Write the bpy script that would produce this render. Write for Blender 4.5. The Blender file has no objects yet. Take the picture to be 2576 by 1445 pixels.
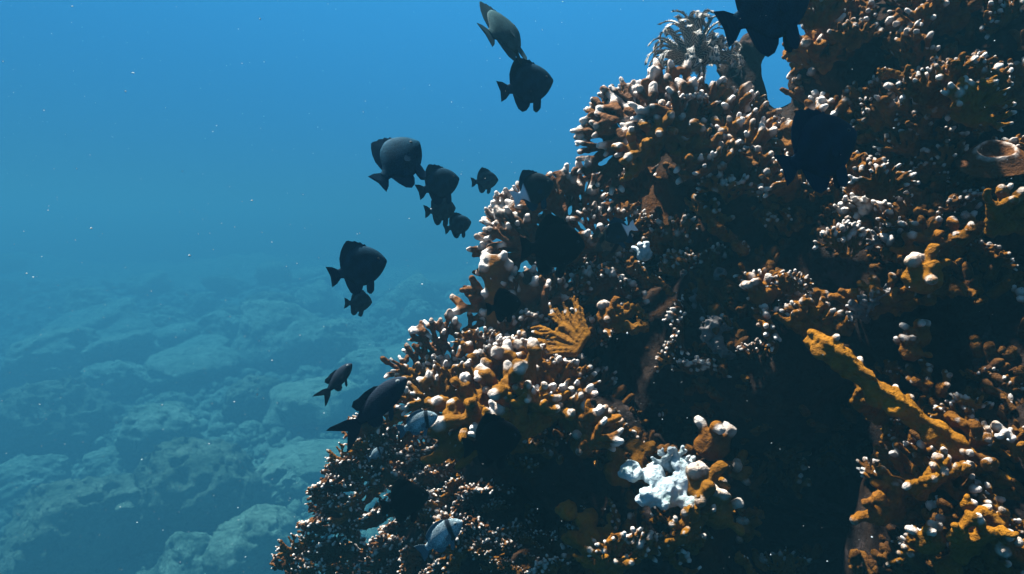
import bpy, math, random
import numpy as np
from mathutils import Vector, Matrix, Euler
from mathutils.bvhtree import BVHTree

R = math.radians
random.seed(7)
rng = np.random.default_rng(11)
SC = bpy.context.scene
COL = SC.collection

# ------------------------------------------------------------------ camera, sky, sun, exposure
CAM_Z = 10.0
GS = CAM_Z / 3.0            # size of the sea bed's features
CAM_PITCH = -6.0
HFOV = 80.0
cam_d = bpy.data.cameras.new('camera')
cam = bpy.data.objects.new('camera', cam_d)
COL.objects.link(cam)
cam.location = (0, 0, CAM_Z)
cam.rotation_euler = (R(90 + CAM_PITCH), 0, 0)
cam_d.sensor_width = 36
cam_d.lens = 18 / math.tan(R(HFOV / 2))
cam_d.clip_start = 0.02
cam_d.clip_end = 2000
SC.camera = cam

SUN_EL, SUN_AZ = 67.0, -60.0            # azimuth measured from +Y (into the picture), negative = from the left
sun_dir = Vector((math.sin(R(SUN_AZ)) * math.cos(R(SUN_EL)), math.cos(R(SUN_AZ)) * math.cos(R(SUN_EL)), math.sin(R(SUN_EL))))
sun_d = bpy.data.lights.new('sun', 'SUN')
sun_d.energy = 5.0
sun_d.angle = R(3.5)
sun_d.color = (1.0, 0.95, 0.88)
sun = bpy.data.objects.new('sun', sun_d)
COL.objects.link(sun)
sun.rotation_euler = sun_dir.to_track_quat('Z', 'Y').to_euler()
sun.location = (0, 0, 14)

world = bpy.data.worlds.new('World')
SC.world = world
world.use_nodes = True
wn, wl = world.node_tree.nodes, world.node_tree.links
wn.clear()
w_out = wn.new('ShaderNodeOutputWorld')
w_sky = wn.new('ShaderNodeTexSky')
w_sky.sky_type = 'NISHITA'
w_sky.sun_disc = False
w_sky.sun_elevation = R(SUN_EL)
w_sky.sun_rotation = R(SUN_AZ)
w_tint = wn.new('ShaderNodeMix'); w_tint.data_type = 'RGBA'; w_tint.blend_type = 'MULTIPLY'
w_tint.inputs['Factor'].default_value = 1.0
w_tint.inputs['B'].default_value = (0.06, 0.45, 0.75, 1)      # daylight filtered by the water above
wl.new(w_sky.outputs[0], w_tint.inputs['A'])
w_bg1 = wn.new('ShaderNodeBackground'); w_bg1.inputs['Strength'].default_value = 0.0027
wl.new(w_tint.outputs['Result'], w_bg1.inputs['Color'])
w_tc = wn.new('ShaderNodeTexCoord')
w_dot = wn.new('ShaderNodeVectorMath'); w_dot.operation = 'DOT_PRODUCT'
wl.new(w_tc.outputs['Generated'], w_dot.inputs[0])
_ax = Vector((0.16, 0.05, 1.0)).normalized()
w_dot.inputs[1].default_value = _ax
w_map = wn.new('ShaderNodeMapRange')
w_map.inputs['From Min'].default_value = -0.15
w_map.inputs['From Max'].default_value = 1.0
wl.new(w_dot.outputs['Value'], w_map.inputs['Value'])
w_ramp = wn.new('ShaderNodeValToRGB')
cr = w_ramp.color_ramp
cr.elements[0].position = 0.0;  cr.elements[0].color = (0.010, 0.085, 0.19, 1)
cr.elements[1].position = 1.0;  cr.elements[1].color = (0.48, 0.50, 0.53, 1)   # the bright surface overhead
e = cr.elements.new(0.16); e.color = (0.014, 0.135, 0.31, 1)
e = cr.elements.new(0.30); e.color = (0.020, 0.190, 0.44, 1)
e = cr.elements.new(0.46); e.color = (0.030, 0.265, 0.60, 1)
e = cr.elements.new(0.70); e.color = (0.12, 0.33, 0.57, 1)
wl.new(w_map.outputs[0], w_ramp.inputs[0])
w_bg2 = wn.new('ShaderNodeBackground'); w_bg2.inputs['Strength'].default_value = 0.18
wl.new(w_ramp.outputs[0], w_bg2.inputs['Color'])
w_add = wn.new('ShaderNodeAddShader')
wl.new(w_bg1.outputs[0], w_add.inputs[0]); wl.new(w_bg2.outputs[0], w_add.inputs[1])
wl.new(w_add.outputs[0], w_out.inputs['Surface'])

SC.view_settings.view_transform = 'Standard'
SC.view_settings.look = 'None'
SC.view_settings.exposure = 2.7
SC.view_settings.gamma = 1.0
SC.view_settings.use_curve_mapping = False
SC.render.engine = 'CYCLES'
SC.cycles.use_denoising = True
SC.cycles.max_bounces = 6
SC.cycles.diffuse_bounces = 3
SC.cycles.volume_bounces = 1
SC.cycles.use_adaptive_sampling = True

# ------------------------------------------------------------------ small helpers
PXF = 1288 / math.tan(R(HFOV / 2))          # pictures measured on a 2576 x 1445 view
CAMM = Matrix.Translation((0, 0, CAM_Z)) @ Euler((R(90 + CAM_PITCH), 0, 0)).to_matrix().to_4x4()

def at(px, py, d):
    """the point seen at that place of the photograph, d metres in front of the camera"""
    return CAMM @ Vector(((px - 1288) / PXF * d, (722.5 - py) / PXF * d, -d))

def ray(px, py):
    p = at(px, py, 1.0)
    return (p - CAMM.translation).normalized()

def tag(o, label=None, cat=None, group=None, kind=None):
    if label: o['label'] = label
    if cat: o['category'] = cat
    if group: o['group'] = group
    if kind: o['kind'] = kind
    return o

def make_mesh(name, verts, quads, attrs=None, smooth=True):
    verts = np.asarray(verts, np.float32); quads = np.asarray(quads, np.int32)
    me = bpy.data.meshes.new(name)
    me.vertices.add(len(verts)); me.vertices.foreach_set('co', verts.ravel())
    k = quads.shape[1]
    me.loops.add(quads.size); me.loops.foreach_set('vertex_index', quads.ravel())
    me.polygons.add(len(quads))
    me.polygons.foreach_set('loop_start', np.arange(0, quads.size, k, dtype=np.int32))
    me.polygons.foreach_set('loop_total', np.full(len(quads), k, np.int32))
    me.polygons.foreach_set('use_smooth', np.full(len(quads), smooth, bool))
    me.update(calc_edges=True)
    if attrs:
        for n, v in attrs.items():
            a = me.attributes.new(n, 'FLOAT', 'POINT')
            a.data.foreach_set('value', np.asarray(v, np.float32))
    return me

def mesh_any(name, verts, faces, smooth=False):
    me = bpy.data.meshes.new(name)
    me.from_pydata([tuple(v) for v in verts], [], faces)
    me.update()
    if smooth:
        me.polygons.foreach_set('use_smooth', [True] * len(me.polygons))
    return me

def add(name, me, mat=None, parent=None, mw=None):
    o = bpy.data.objects.new(name, me)
    COL.objects.link(o)
    if mat is not None and me is not None and len(me.materials) == 0:
        me.materials.append(mat)
    if parent is not None:
        o.parent = parent
    if mw is not None:
        o.matrix_world = mw if parent is None else mw
    return o

def vnoise(P, seed=0):
    """value noise in -1..1 at points P (N,3)"""
    P = np.asarray(P, np.float64)
    I = np.floor(P).astype(np.int64); f = P - I
    f = f * f * f * (f * (f * 6 - 15) + 10)
    def h(a, b, c):
        n = (a * 73856093) ^ (b * 19349663) ^ (c * 83492791) ^ (seed * 2654435761)
        n = (n ^ (n >> 13)) * 1274126177
        n = n ^ (n >> 16)
        return (n & 0xffff) / 32767.5 - 1.0
    x, y, z = I[:, 0], I[:, 1], I[:, 2]
    u, v, w = f[:, 0], f[:, 1], f[:, 2]
    def lerp(a, b, t): return a + (b - a) * t
    x00 = lerp(h(x, y, z), h(x + 1, y, z), u); x10 = lerp(h(x, y + 1, z), h(x + 1, y + 1, z), u)
    x01 = lerp(h(x, y, z + 1), h(x + 1, y, z + 1), u); x11 = lerp(h(x, y + 1, z + 1), h(x + 1, y + 1, z + 1), u)
    return lerp(lerp(x00, x10, v), lerp(x01, x11, v), w)

def fbm(P, octaves=4, seed=0, gain=0.5):
    s = 0; a = 1.0; t = 0
    for i in range(octaves):
        s = s + a * vnoise(P * (2.0 ** i) + 17.3 * i, seed + i); t += a; a *= gain
    return s / t

def surface_nets(F, origin, h):
    """vertices and quads of the zero level of F (negative inside)"""
    S = F < 0
    nx, ny, nz = F.shape
    c = np.zeros((nx - 1, ny - 1, nz - 1), np.int8)
    for i in (0, 1):
        for j in (0, 1):
            for k in (0, 1):
                c += S[i:nx - 1 + i, j:ny - 1 + j, k:nz - 1 + k]
    act = np.argwhere((c > 0) & (c < 8))
    idx = np.full(c.shape, -1, np.int64)
    idx[act[:, 0], act[:, 1], act[:, 2]] = np.arange(len(act))
    acc = np.zeros((len(act), 3)); cnt = np.zeros(len(act))
    corners = [(i, j, k) for i in (0, 1) for j in (0, 1) for k in (0, 1)]
    for a in corners:
        for ax in range(3):
            if a[ax]: continue
            b = list(a); b[ax] = 1
            fa = F[act[:, 0] + a[0], act[:, 1] + a[1], act[:, 2] + a[2]]
            fb = F[act[:, 0] + b[0], act[:, 1] + b[1], act[:, 2] + b[2]]
            m = (fa < 0) != (fb < 0)
            t = np.zeros(len(act)); t[m] = fa[m] / (fa[m] - fb[m])
            p = np.tile(np.array(a, float), (len(act), 1)); p[:, ax] += t
            acc[m] += p[m]; cnt[m] += 1
    V = (act + acc / cnt[:, None]) * h + np.asarray(origin)
    quads = []
    for ax in range(3):
        sl0 = [slice(None)] * 3; sl1 = [slice(None)] * 3
        sl0[ax] = slice(0, -1); sl1[ax] = slice(1, None)
        d = S[tuple(sl0)].astype(np.int8) - S[tuple(sl1)].astype(np.int8)
        e = np.argwhere(d != 0)
        o1, o2 = [(1, 2), (2, 0), (0, 1)][ax]
        ok = (e[:, o1] > 0) & (e[:, o2] > 0) & (e[:, o1] < F.shape[o1] - 1) & (e[:, o2] < F.shape[o2] - 1)
        e = e[ok]
        s = d[e[:, 0], e[:, 1], e[:, 2]]
        def cell(du, dv):
            q = e.copy(); q[:, o1] += du; q[:, o2] += dv
            return idx[q[:, 0], q[:, 1], q[:, 2]]
        Q = np.stack([cell(-1, -1), cell(0, -1), cell(0, 0), cell(-1, 0)], 1)
        Q[s < 0] = Q[s < 0][:, ::-1]
        quads.append(Q)
    return V, np.concatenate(quads)

class Field:
    """a smooth union of rounded shapes on a grid"""
    def __init__(self, lo, hi, h, k=0.01):
        self.lo = np.array(lo, float); self.h = h; self.k = k
        n = np.ceil((np.array(hi) - self.lo) / h).astype(int) + 1
        self.n = n
        self.F = np.full(n, 0.5, np.float32)
        self.tips = []
    def _block(self, lo, hi):
        a = np.clip(np.floor((lo - self.lo) / self.h).astype(int), 0, self.n - 1)
        b = np.clip(np.ceil((hi - self.lo) / self.h).astype(int) + 1, 1, self.n)
        if np.any(b <= a): return None
        ax = [self.lo[i] + self.h * np.arange(a[i], b[i]) for i in range(3)]
        return tuple(slice(a[i], b[i]) for i in range(3)), ax
    def _merge(self, sl, d, k=None):
        k = self.k if k is None else k
        F = self.F[sl]
        hh = np.clip(0.5 + 0.5 * (F - d) / k, 0, 1)
        self.F[sl] = F + (d - F) * hh - k * hh * (1 - hh)
    def capsule(self, p, q, r1, r2, k=None):
        p = np.array(p, float); q = np.array(q, float)
        m = max(r1, r2) + 4 * self.k
        blk = self._block(np.minimum(p, q) - m, np.maximum(p, q) + m)
        if blk is None: return
        sl, ax = blk
        X = ax[0][:, None, None]; Y = ax[1][None, :, None]; Z = ax[2][None, None, :]
        d = q - p; L2 = max(float(d @ d), 1e-9)
        t = np.clip(((X - p[0]) * d[0] + (Y - p[1]) * d[1] + (Z - p[2]) * d[2]) / L2, 0, 1)
        dd = np.sqrt((X - p[0] - t * d[0]) ** 2 + (Y - p[1] - t * d[1]) ** 2 + (Z - p[2] - t * d[2]) ** 2)
        self._merge(sl, dd - (r1 + (r2 - r1) * t), k)
    def ellipsoid(self, c, r, rot=None, k=None):
        c = np.array(c, float); r = np.array(r, float)
        m = r.max() + 4 * self.k
        blk = self._block(c - m, c + m)
        if blk is None: return
        sl, ax = blk
        X = ax[0][:, None, None] - c[0]; Y = ax[1][None, :, None] - c[1]; Z = ax[2][None, None, :] - c[2]
        if rot is not None:
            M = np.array(rot.transposed())
            X, Y, Z = (M[0][0] * X + M[0][1] * Y + M[0][2] * Z, M[1][0] * X + M[1][1] * Y + M[1][2] * Z, M[2][0] * X + M[2][1] * Y + M[2][2] * Z)
        k0 = np.sqrt((X / r[0]) ** 2 + (Y / r[1]) ** 2 + (Z / r[2]) ** 2)
        k1 = np.sqrt((X / r[0] ** 2) ** 2 + (Y / r[1] ** 2) ** 2 + (Z / r[2] ** 2) ** 2)
        self._merge(sl, np.broadcast_to(k0 * (k0 - 1.0) / np.maximum(k1, 1e-6), (X + Y + Z).shape), k)
    def points(self):
        ax = [self.lo[i] + self.h * np.arange(self.n[i]) for i in range(3)]
        G = np.stack(np.meshgrid(*ax, indexing='ij'), -1).reshape(-1, 3)
        return G
    def roughen(self, amp, scale, octaves=2, seed=0, band=0.05):
        m = np.abs(self.F) < band
        ii = np.argwhere(m)
        P = self.lo + ii * self.h
        self.F[m] += amp * fbm(P * scale, octaves, seed).astype(np.float32)
    def mesh(self, name, attrs=None, smooth_it=1):
        self.F[0], self.F[-1] = 0.5, 0.5
        self.F[:, 0], self.F[:, -1] = 0.5, 0.5
        self.F[:, :, 0], self.F[:, :, -1] = 0.5, 0.5
        V, Q = surface_nets(self.F, self.lo, self.h)
        for _ in range(smooth_it):                     # one pass of averaging over the quads
            S = np.zeros_like(V); C = np.zeros(len(V))
            m = V[Q].mean(1)
            for j in range(4):
                np.add.at(S, Q[:, j], m); np.add.at(C, Q[:, j], 1)
            V = np.where(C[:, None] > 0, S / np.maximum(C, 1)[:, None], V)
        return V, Q

# ------------------------------------------------------------------ materials
def new_mat(name):
    m = bpy.data.materials.new(name); m.use_nodes = True
    nt = m.node_tree
    b = nt.nodes.get('Principled BSDF')
    return m, nt.nodes, nt.links, b

def N(n, t, **kw):
    x = n.new(t)
    for k, v in kw.items(): setattr(x, k, v)
    return x

def ramp(n, pts):
    r = n.new('ShaderNodeValToRGB'); c = r.color_ramp
    while len(c.elements) < len(pts): c.elements.new(0.5)
    for e, (p, col) in zip(c.elements, pts):
        e.position = p; e.color = (*col, 1) if len(col) == 3 else col
    return r

def noise(n, l, scale, detail=4, rough=0.55, coord=None, dist=0.0):
    t = n.new('ShaderNodeTexNoise')
    t.inputs['Scale'].default_value = scale; t.inputs['Detail'].default_value = detail
    t.inputs['Roughness'].default_value = rough; t.inputs['Distortion'].default_value = dist
    if coord is not None: l.new(coord, t.inputs['Vector'])
    return t

def mixc(n, l, fac, a, b, mode='MIX'):
    m = n.new('ShaderNodeMix'); m.data_type = 'RGBA'; m.blend_type = mode
    for key, v in (('Factor', fac), ('A', a), ('B', b)):
        s = m.inputs[key]
        if hasattr(v, 'is_output'): l.new(v, s)
        elif key == 'Factor': s.default_value = v
        else: s.default_value = (*v, 1)
    return m.outputs['Result']

def bump(n, l, h, strength, dist, normal=None):
    b = n.new('ShaderNodeBump'); b.inputs['Strength'].default_value = strength; b.inputs['Distance'].default_value = dist
    l.new(h, b.inputs['Height'])
    if normal is not None: l.new(normal, b.inputs['Normal'])
    return b.outputs[0]

def coral_material(name, dark, light, tip, blotch=(0.045, 0.02, 0.012), tip_lo=0.16, tip_hi=0.98, crust=0.35):
    m, n, l, b = new_mat(name)
    tc = N(n, 'ShaderNodeTexCoord'); P = tc.outputs['Object']
    oi = N(n, 'ShaderNodeObjectInfo')
    n1 = noise(n, l, 22, 5, 0.6, P)
    base = ramp(n, [(0.30, dark), (0.68, light)]); l.new(n1.outputs['Fac'], base.inputs[0])
    n2 = noise(n, l, 9, 4, 0.6, P)
    bl = ramp(n, [(0.50, (0, 0, 0)), (0.66, (crust, crust, crust))]); l.new(n2.outputs['Fac'], bl.inputs[0])
    c = mixc(n, l, bl.outputs[0], base.outputs[0], blotch)
    hs = N(n, 'ShaderNodeHueSaturation')
    mr = N(n, 'ShaderNodeMapRange'); mr.inputs['To Min'].default_value = 0.75; mr.inputs['To Max'].default_value = 1.15
    l.new(oi.outputs['Random'], mr.inputs['Value']); l.new(mr.outputs[0], hs.inputs['Value'])
    l.new(c, hs.inputs['Color'])
    at_ = N(n, 'ShaderNodeAttribute', attribute_name='tip')
    n3 = noise(n, l, 160, 2, 0.5, P)
    ad = N(n, 'ShaderNodeMath', operation='MULTIPLY_ADD'); ad.inputs[1].default_value = 0.22
    l.new(n3.outputs['Fac'], ad.inputs[0]); l.new(at_.outputs['Fac'], ad.inputs[2])
    tr = ramp(n, [(tip_lo + 0.11, (0, 0, 0)), (min(1.0, tip_hi + 0.02), (min(1.0, 1.0 / max(1.0, tip_hi)),) * 3)]); l.new(ad.outputs[0], tr.inputs[0])
    c2 = mixc(n, l, tr.outputs[0], hs.outputs['Color'], tip)
    l.new(c2, b.inputs['Base Color'])
    b.inputs['Roughness'].default_value = 0.72
    b.inputs['Specular IOR Level'].default_value = 0.05
    f1 = noise(n, l, 420, 2, 0.6, P); f2 = noise(n, l, 90, 3, 0.6, P)
    nb = bump(n, l, f2.outputs['Fac'], 0.9, 0.007)
    l.new(bump(n, l, f1.outputs['Fac'], 0.8, 0.002, nb), b.inputs['Normal'])
    return m

MAT = {}
TIPW = (0.52, 0.46, 0.42)
MAT['coral'] = coral_material('fire_coral', (0.050, 0.0165, 0.002), (0.175, 0.062, 0.003), TIPW)
MAT['coral_brown'] = coral_material('brown_fire_coral', (0.040, 0.014, 0.0045), (0.110, 0.039, 0.008), (0.52, 0.44, 0.39))
MAT['coral_gold'] = coral_material('golden_fire_coral', (0.090, 0.033, 0.002), (0.185, 0.071, 0.003), TIPW, crust=0.12)
MAT['coral_plain'] = coral_material('plain_fire_coral', (0.045, 0.015, 0.002), (0.160, 0.057, 0.003), TIPW, tip_lo=.45, tip_hi=1.35)  # fire coral variant with little white on its tips
MAT['coral_white'] = coral_material('bleached_coral', (0.231, 0.286, 0.297), (0.44, 0.473, 0.484), (0.495, 0.495, 0.495), blotch=(0.11, 0.154, 0.132), crust=0.8)
MAT['coral_grey'] = coral_material('dead_coral', (0.048, 0.042, 0.042), (0.192, 0.162, 0.15), (0.3, 0.264, 0.252), blotch=(0.03, 0.021, 0.018), crust=0.7)

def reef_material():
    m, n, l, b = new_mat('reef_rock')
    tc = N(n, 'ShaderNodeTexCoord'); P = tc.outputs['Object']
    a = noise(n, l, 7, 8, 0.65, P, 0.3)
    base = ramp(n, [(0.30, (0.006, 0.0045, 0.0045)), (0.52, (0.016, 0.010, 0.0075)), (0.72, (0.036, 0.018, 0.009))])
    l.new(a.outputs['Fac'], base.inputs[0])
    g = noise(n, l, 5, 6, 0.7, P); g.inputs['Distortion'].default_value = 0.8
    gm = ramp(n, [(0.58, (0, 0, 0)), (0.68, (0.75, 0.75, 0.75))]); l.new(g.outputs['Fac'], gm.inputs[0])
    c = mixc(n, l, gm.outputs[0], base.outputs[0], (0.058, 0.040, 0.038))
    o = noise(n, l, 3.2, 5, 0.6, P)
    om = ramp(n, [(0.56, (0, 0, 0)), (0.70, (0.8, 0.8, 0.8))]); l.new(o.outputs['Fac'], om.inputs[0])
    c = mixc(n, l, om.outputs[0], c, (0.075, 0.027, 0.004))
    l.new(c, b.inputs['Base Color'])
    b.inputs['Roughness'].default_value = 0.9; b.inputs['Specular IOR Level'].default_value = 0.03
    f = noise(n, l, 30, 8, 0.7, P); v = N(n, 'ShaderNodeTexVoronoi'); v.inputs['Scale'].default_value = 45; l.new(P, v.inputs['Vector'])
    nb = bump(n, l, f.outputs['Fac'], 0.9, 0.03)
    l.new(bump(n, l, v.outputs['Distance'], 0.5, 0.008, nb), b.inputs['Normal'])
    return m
MAT['reef'] = reef_material()

def stone_material(name, lo, mid, hi, dark, amount):
    m, n, l, b = new_mat(name)
    tc = N(n, 'ShaderNodeTexCoord'); g = N(n, 'ShaderNodeNewGeometry')
    P = g.outputs['Position']
    a = noise(n, l, 3.0 / GS, 9, 0.68, P, 0.4)
    base = ramp(n, [(0.30, lo), (0.5, mid), (0.72, hi)]); l.new(a.outputs['Fac'], base.inputs[0])
    s = noise(n, l, 6.5 / GS, 7, 0.75, P, 0.6)
    sm = ramp(n, [(0.50, (0, 0, 0)), (0.63, (amount, amount, amount))]); l.new(s.outputs['Fac'], sm.inputs[0])
    c = mixc(n, l, sm.outputs[0], base.outputs[0], dark)
    sp = noise(n, l, 34 / GS, 3, 0.6, P)
    spm = ramp(n, [(0.64, (0, 0, 0)), (0.72, (0.5, 0.5, 0.5))]); l.new(sp.outputs['Fac'], spm.inputs[0])
    c = mixc(n, l, spm.outputs[0], c, (0.30, 0.29, 0.26))
    l.new(c, b.inputs['Base Color'])
    b.inputs['Roughness'].default_value = 0.95; b.inputs['Specular IOR Level'].default_value = 0.03
    f = noise(n, l, 14 / GS, 9, 0.72, P); v = N(n, 'ShaderNodeTexVoronoi'); v.inputs['Scale'].default_value = 22 / GS; l.new(P, v.inputs['Vector'])
    nb = bump(n, l, f.outputs['Fac'], 1.0, 0.10 * GS)
    l.new(bump(n, l, v.outputs['Distance'], 0.5, 0.02 * GS, nb), b.inputs['Normal'])
    return m
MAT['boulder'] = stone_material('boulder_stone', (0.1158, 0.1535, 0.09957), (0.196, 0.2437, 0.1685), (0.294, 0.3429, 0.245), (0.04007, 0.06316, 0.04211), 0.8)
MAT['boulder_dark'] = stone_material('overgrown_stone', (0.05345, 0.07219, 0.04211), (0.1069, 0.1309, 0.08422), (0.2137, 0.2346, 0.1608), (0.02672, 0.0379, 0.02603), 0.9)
MAT['sand'] = stone_material('silty_ground', (0.1069, 0.1399, 0.0957), (0.178, 0.2211, 0.1569), (0.2495, 0.2888, 0.2144), (0.04453, 0.06316, 0.04594), 0.8)

# ------------------------------------------------------------------ the sea bed
def ground_height(x, y):
    P = np.stack([x, y, np.zeros_like(x)], -1) / GS
    h = 0.36 * fbm(P * 0.28, 3, 5) + 0.18 * fbm(P * 1.0, 4, 9) + 0.08 * fbm(P * 3.7, 4, 13, .6)
    rise = 0.17 * np.clip(y - 20, 0, 34) + 0.02 * np.clip(y - 54, 0, 60)
    return h * GS * (1 + .012 * np.clip(y - 20, 0, 60)) + rise - 0.01 * np.clip(-x - 12, 0, 60)

def build_seabed():
    nr, na = 300, 340
    r = 0.6 * (680 / 0.6) ** (np.arange(nr) / (nr - 1))
    a = np.linspace(R(-100), R(100), na)
    RR, AA = np.meshgrid(r, a, indexing='ij')
    X = RR * np.sin(AA); Y = RR * np.cos(AA) - 0.6
    Z = ground_height(X.ravel(), Y.ravel())
    V = np.stack([X.ravel(), Y.ravel(), Z], -1)
    i = np.arange(nr - 1)[:, None] * na + np.arange(na - 1)[None, :]
    Q = np.stack([i, i + 1, i + na + 1, i + na], -1).reshape(-1, 4)[:, ::-1]
    o = add('seabed', make_mesh('seabed', V, Q), MAT['sand'])
    tag(o, 'silty rubble sea bed fading into the blue water', 'sea bed', kind='structure')
build_seabed()

def gz(x, y):
    return float(ground_height(np.array([x]), np.array([y]))[0])

_TT = 1.0 * 1.012 ** np.arange(0, 500)
def ground_at(px, py):
    """where the line of sight meets the sea bed"""
    d = np.array(ray(px, py)); o = np.array(CAMM.translation)
    pts = o + d * _TT[:, None]
    under = np.nonzero(pts[:, 2] < ground_height(pts[:, 0], pts[:, 1]))[0]
    return Vector(pts[under[0]]) if len(under) else Vector(o + d * 350)

def boulder_mesh(seed, shape='round', lumps=0.0):
    rs = np.random.default_rng(seed)
    h = 0.026 if lumps < 0.5 else 0.022
    f = Field((-0.85, -0.85, -0.6), (0.85, 0.85, 0.8), h, 0.12)
    if shape == 'slab':
        f.ellipsoid((0, 0, 0), (0.66, 0.5, 0.26)); f.ellipsoid((0.15, 0.1, 0.0), (0.5, 0.5, 0.25))
    elif shape == 'peak':
        f.ellipsoid((0, 0, -0.2), (0.66, 0.55, 0.4)); f.ellipsoid((0.05, 0, 0.1), (0.36, 0.36, 0.45))
    else:
        f.ellipsoid((0, 0, 0), (0.55, 0.5, 0.42))
        for _ in range(3):
            c = rs.normal(0, 0.16, 3); f.ellipsoid(c, rs.uniform(0.28, 0.45, 3))
    G = f.points()
    d = f.F.ravel().astype(float)
    for _ in range(9 if shape != 'round' else 7):                     # broken faces
        nrm = rs.normal(0, 1, 3); nrm[2] = abs(nrm[2]) * 0.6; nrm /= np.linalg.norm(nrm)
        off = rs.uniform(0.30, 0.46) if shape != 'slab' else rs.uniform(0.42, 0.6)
        pl = G @ nrm - off
        kk = 0.05
        hh = np.clip(0.5 - 0.5 * (d - pl) / kk, 0, 1)
        d = d + (pl - d) * hh + kk * hh * (1 - hh)
    m = np.abs(d) < 0.2
    d[m] += 0.10 * fbm(G[m] * 3.0 + seed * 7.7, 5, seed, 0.6) + 0.06 * np.abs(fbm(G[m] * 9.0 + seed, 4, seed + 30, .6))
    if lumps:
        d[m] += lumps * 0.085 * (np.abs(fbm(G[m] * 9.0 + seed * 3.1, 3, seed + 50)) * 2 - 0.5)
    f.F = d.reshape(f.F.shape).astype(np.float32)
    V, Q = f.mesh('b')
    return make_mesh('boulder', V, Q)

BOULD = {'round': [boulder_mesh(s, 'round', .45) for s in (1, 2, 3)], 'slab': [boulder_mesh(s, 'slab') for s in (4, 5)],
         'peak': [boulder_mesh(6, 'peak')], 'lumpy': [boulder_mesh(s, 'round', 1.0) for s in (7, 8)]}
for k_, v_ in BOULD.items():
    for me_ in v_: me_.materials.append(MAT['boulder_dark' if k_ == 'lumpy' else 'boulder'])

def boulder(px, py, w_px, ratio, shape, i, rz, label, tilt=(0, 0), dmul=1.0, group=None, sink=0.16):
    """a boulder whose foot is seen at px, py and which is w_px wide there"""
    p = ground_at(px, py)
    d = -(CAMM.inverted() @ p).z
    s = w_px * d / PXF / 1.15
    o = add('boulder', BOULD[shape][i % len(BOULD[shape])])
    o.location = (p.x, p.y, gz(p.x, p.y) + s * ratio * (0.5 - sink))
    tr_ = random.Random(int(px * 7 + py))
    o.rotation_euler = (R(tr_.uniform(-20, 20)), R(tr_.uniform(-20, 20)), R(rz))
    ratio *= 0.82
    o.scale = (s, s, s * ratio * 1.25)
    tag(o, label, 'boulder', group)
    return o

HEROES = []          # corals with a label of their own: (px, py, short phrase)
BOULDER_HEROES = []
_STOP = {'with', 'beside', 'below', 'under', 'above', 'at', 'on', 'in', 'near', 'between', 'behind', 'topped', 'pointing', 'reaching', 'standing', 'rising', 'facing', 'hanging',
         'turned', 'overlapping', 'spread', 'carrying', 'beneath', 'running', 'slanting', 'stacked', 'glowing', 'next', 'filling', 'against', 'to', 'just', 'lying', 'close', 'beaded'}
def short_of(label):
    w = []
    for x in label.split():
        if w and x in _STOP: break
        w.append(x)
    return ' '.join(w[:5])
def relation(px, py, heroes, nth=0):
    b = sorted(heroes, key=lambda h: (h[0] - px) ** 2 + (h[1] - py) ** 2)[nth]
    dx, dy = px - b[0], py - b[1]
    d = math.hypot(dx, dy)
    side = ('right of' if dx > 0 else 'left of') if abs(dx) > abs(dy) else ('below' if dy > 0 else 'above')
    near = '' if d > 110 else ('just ' if d > 45 else 'close ')
    if d > 230: near = 'far '
    return f"{near}{side} the {b[2]}"

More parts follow.
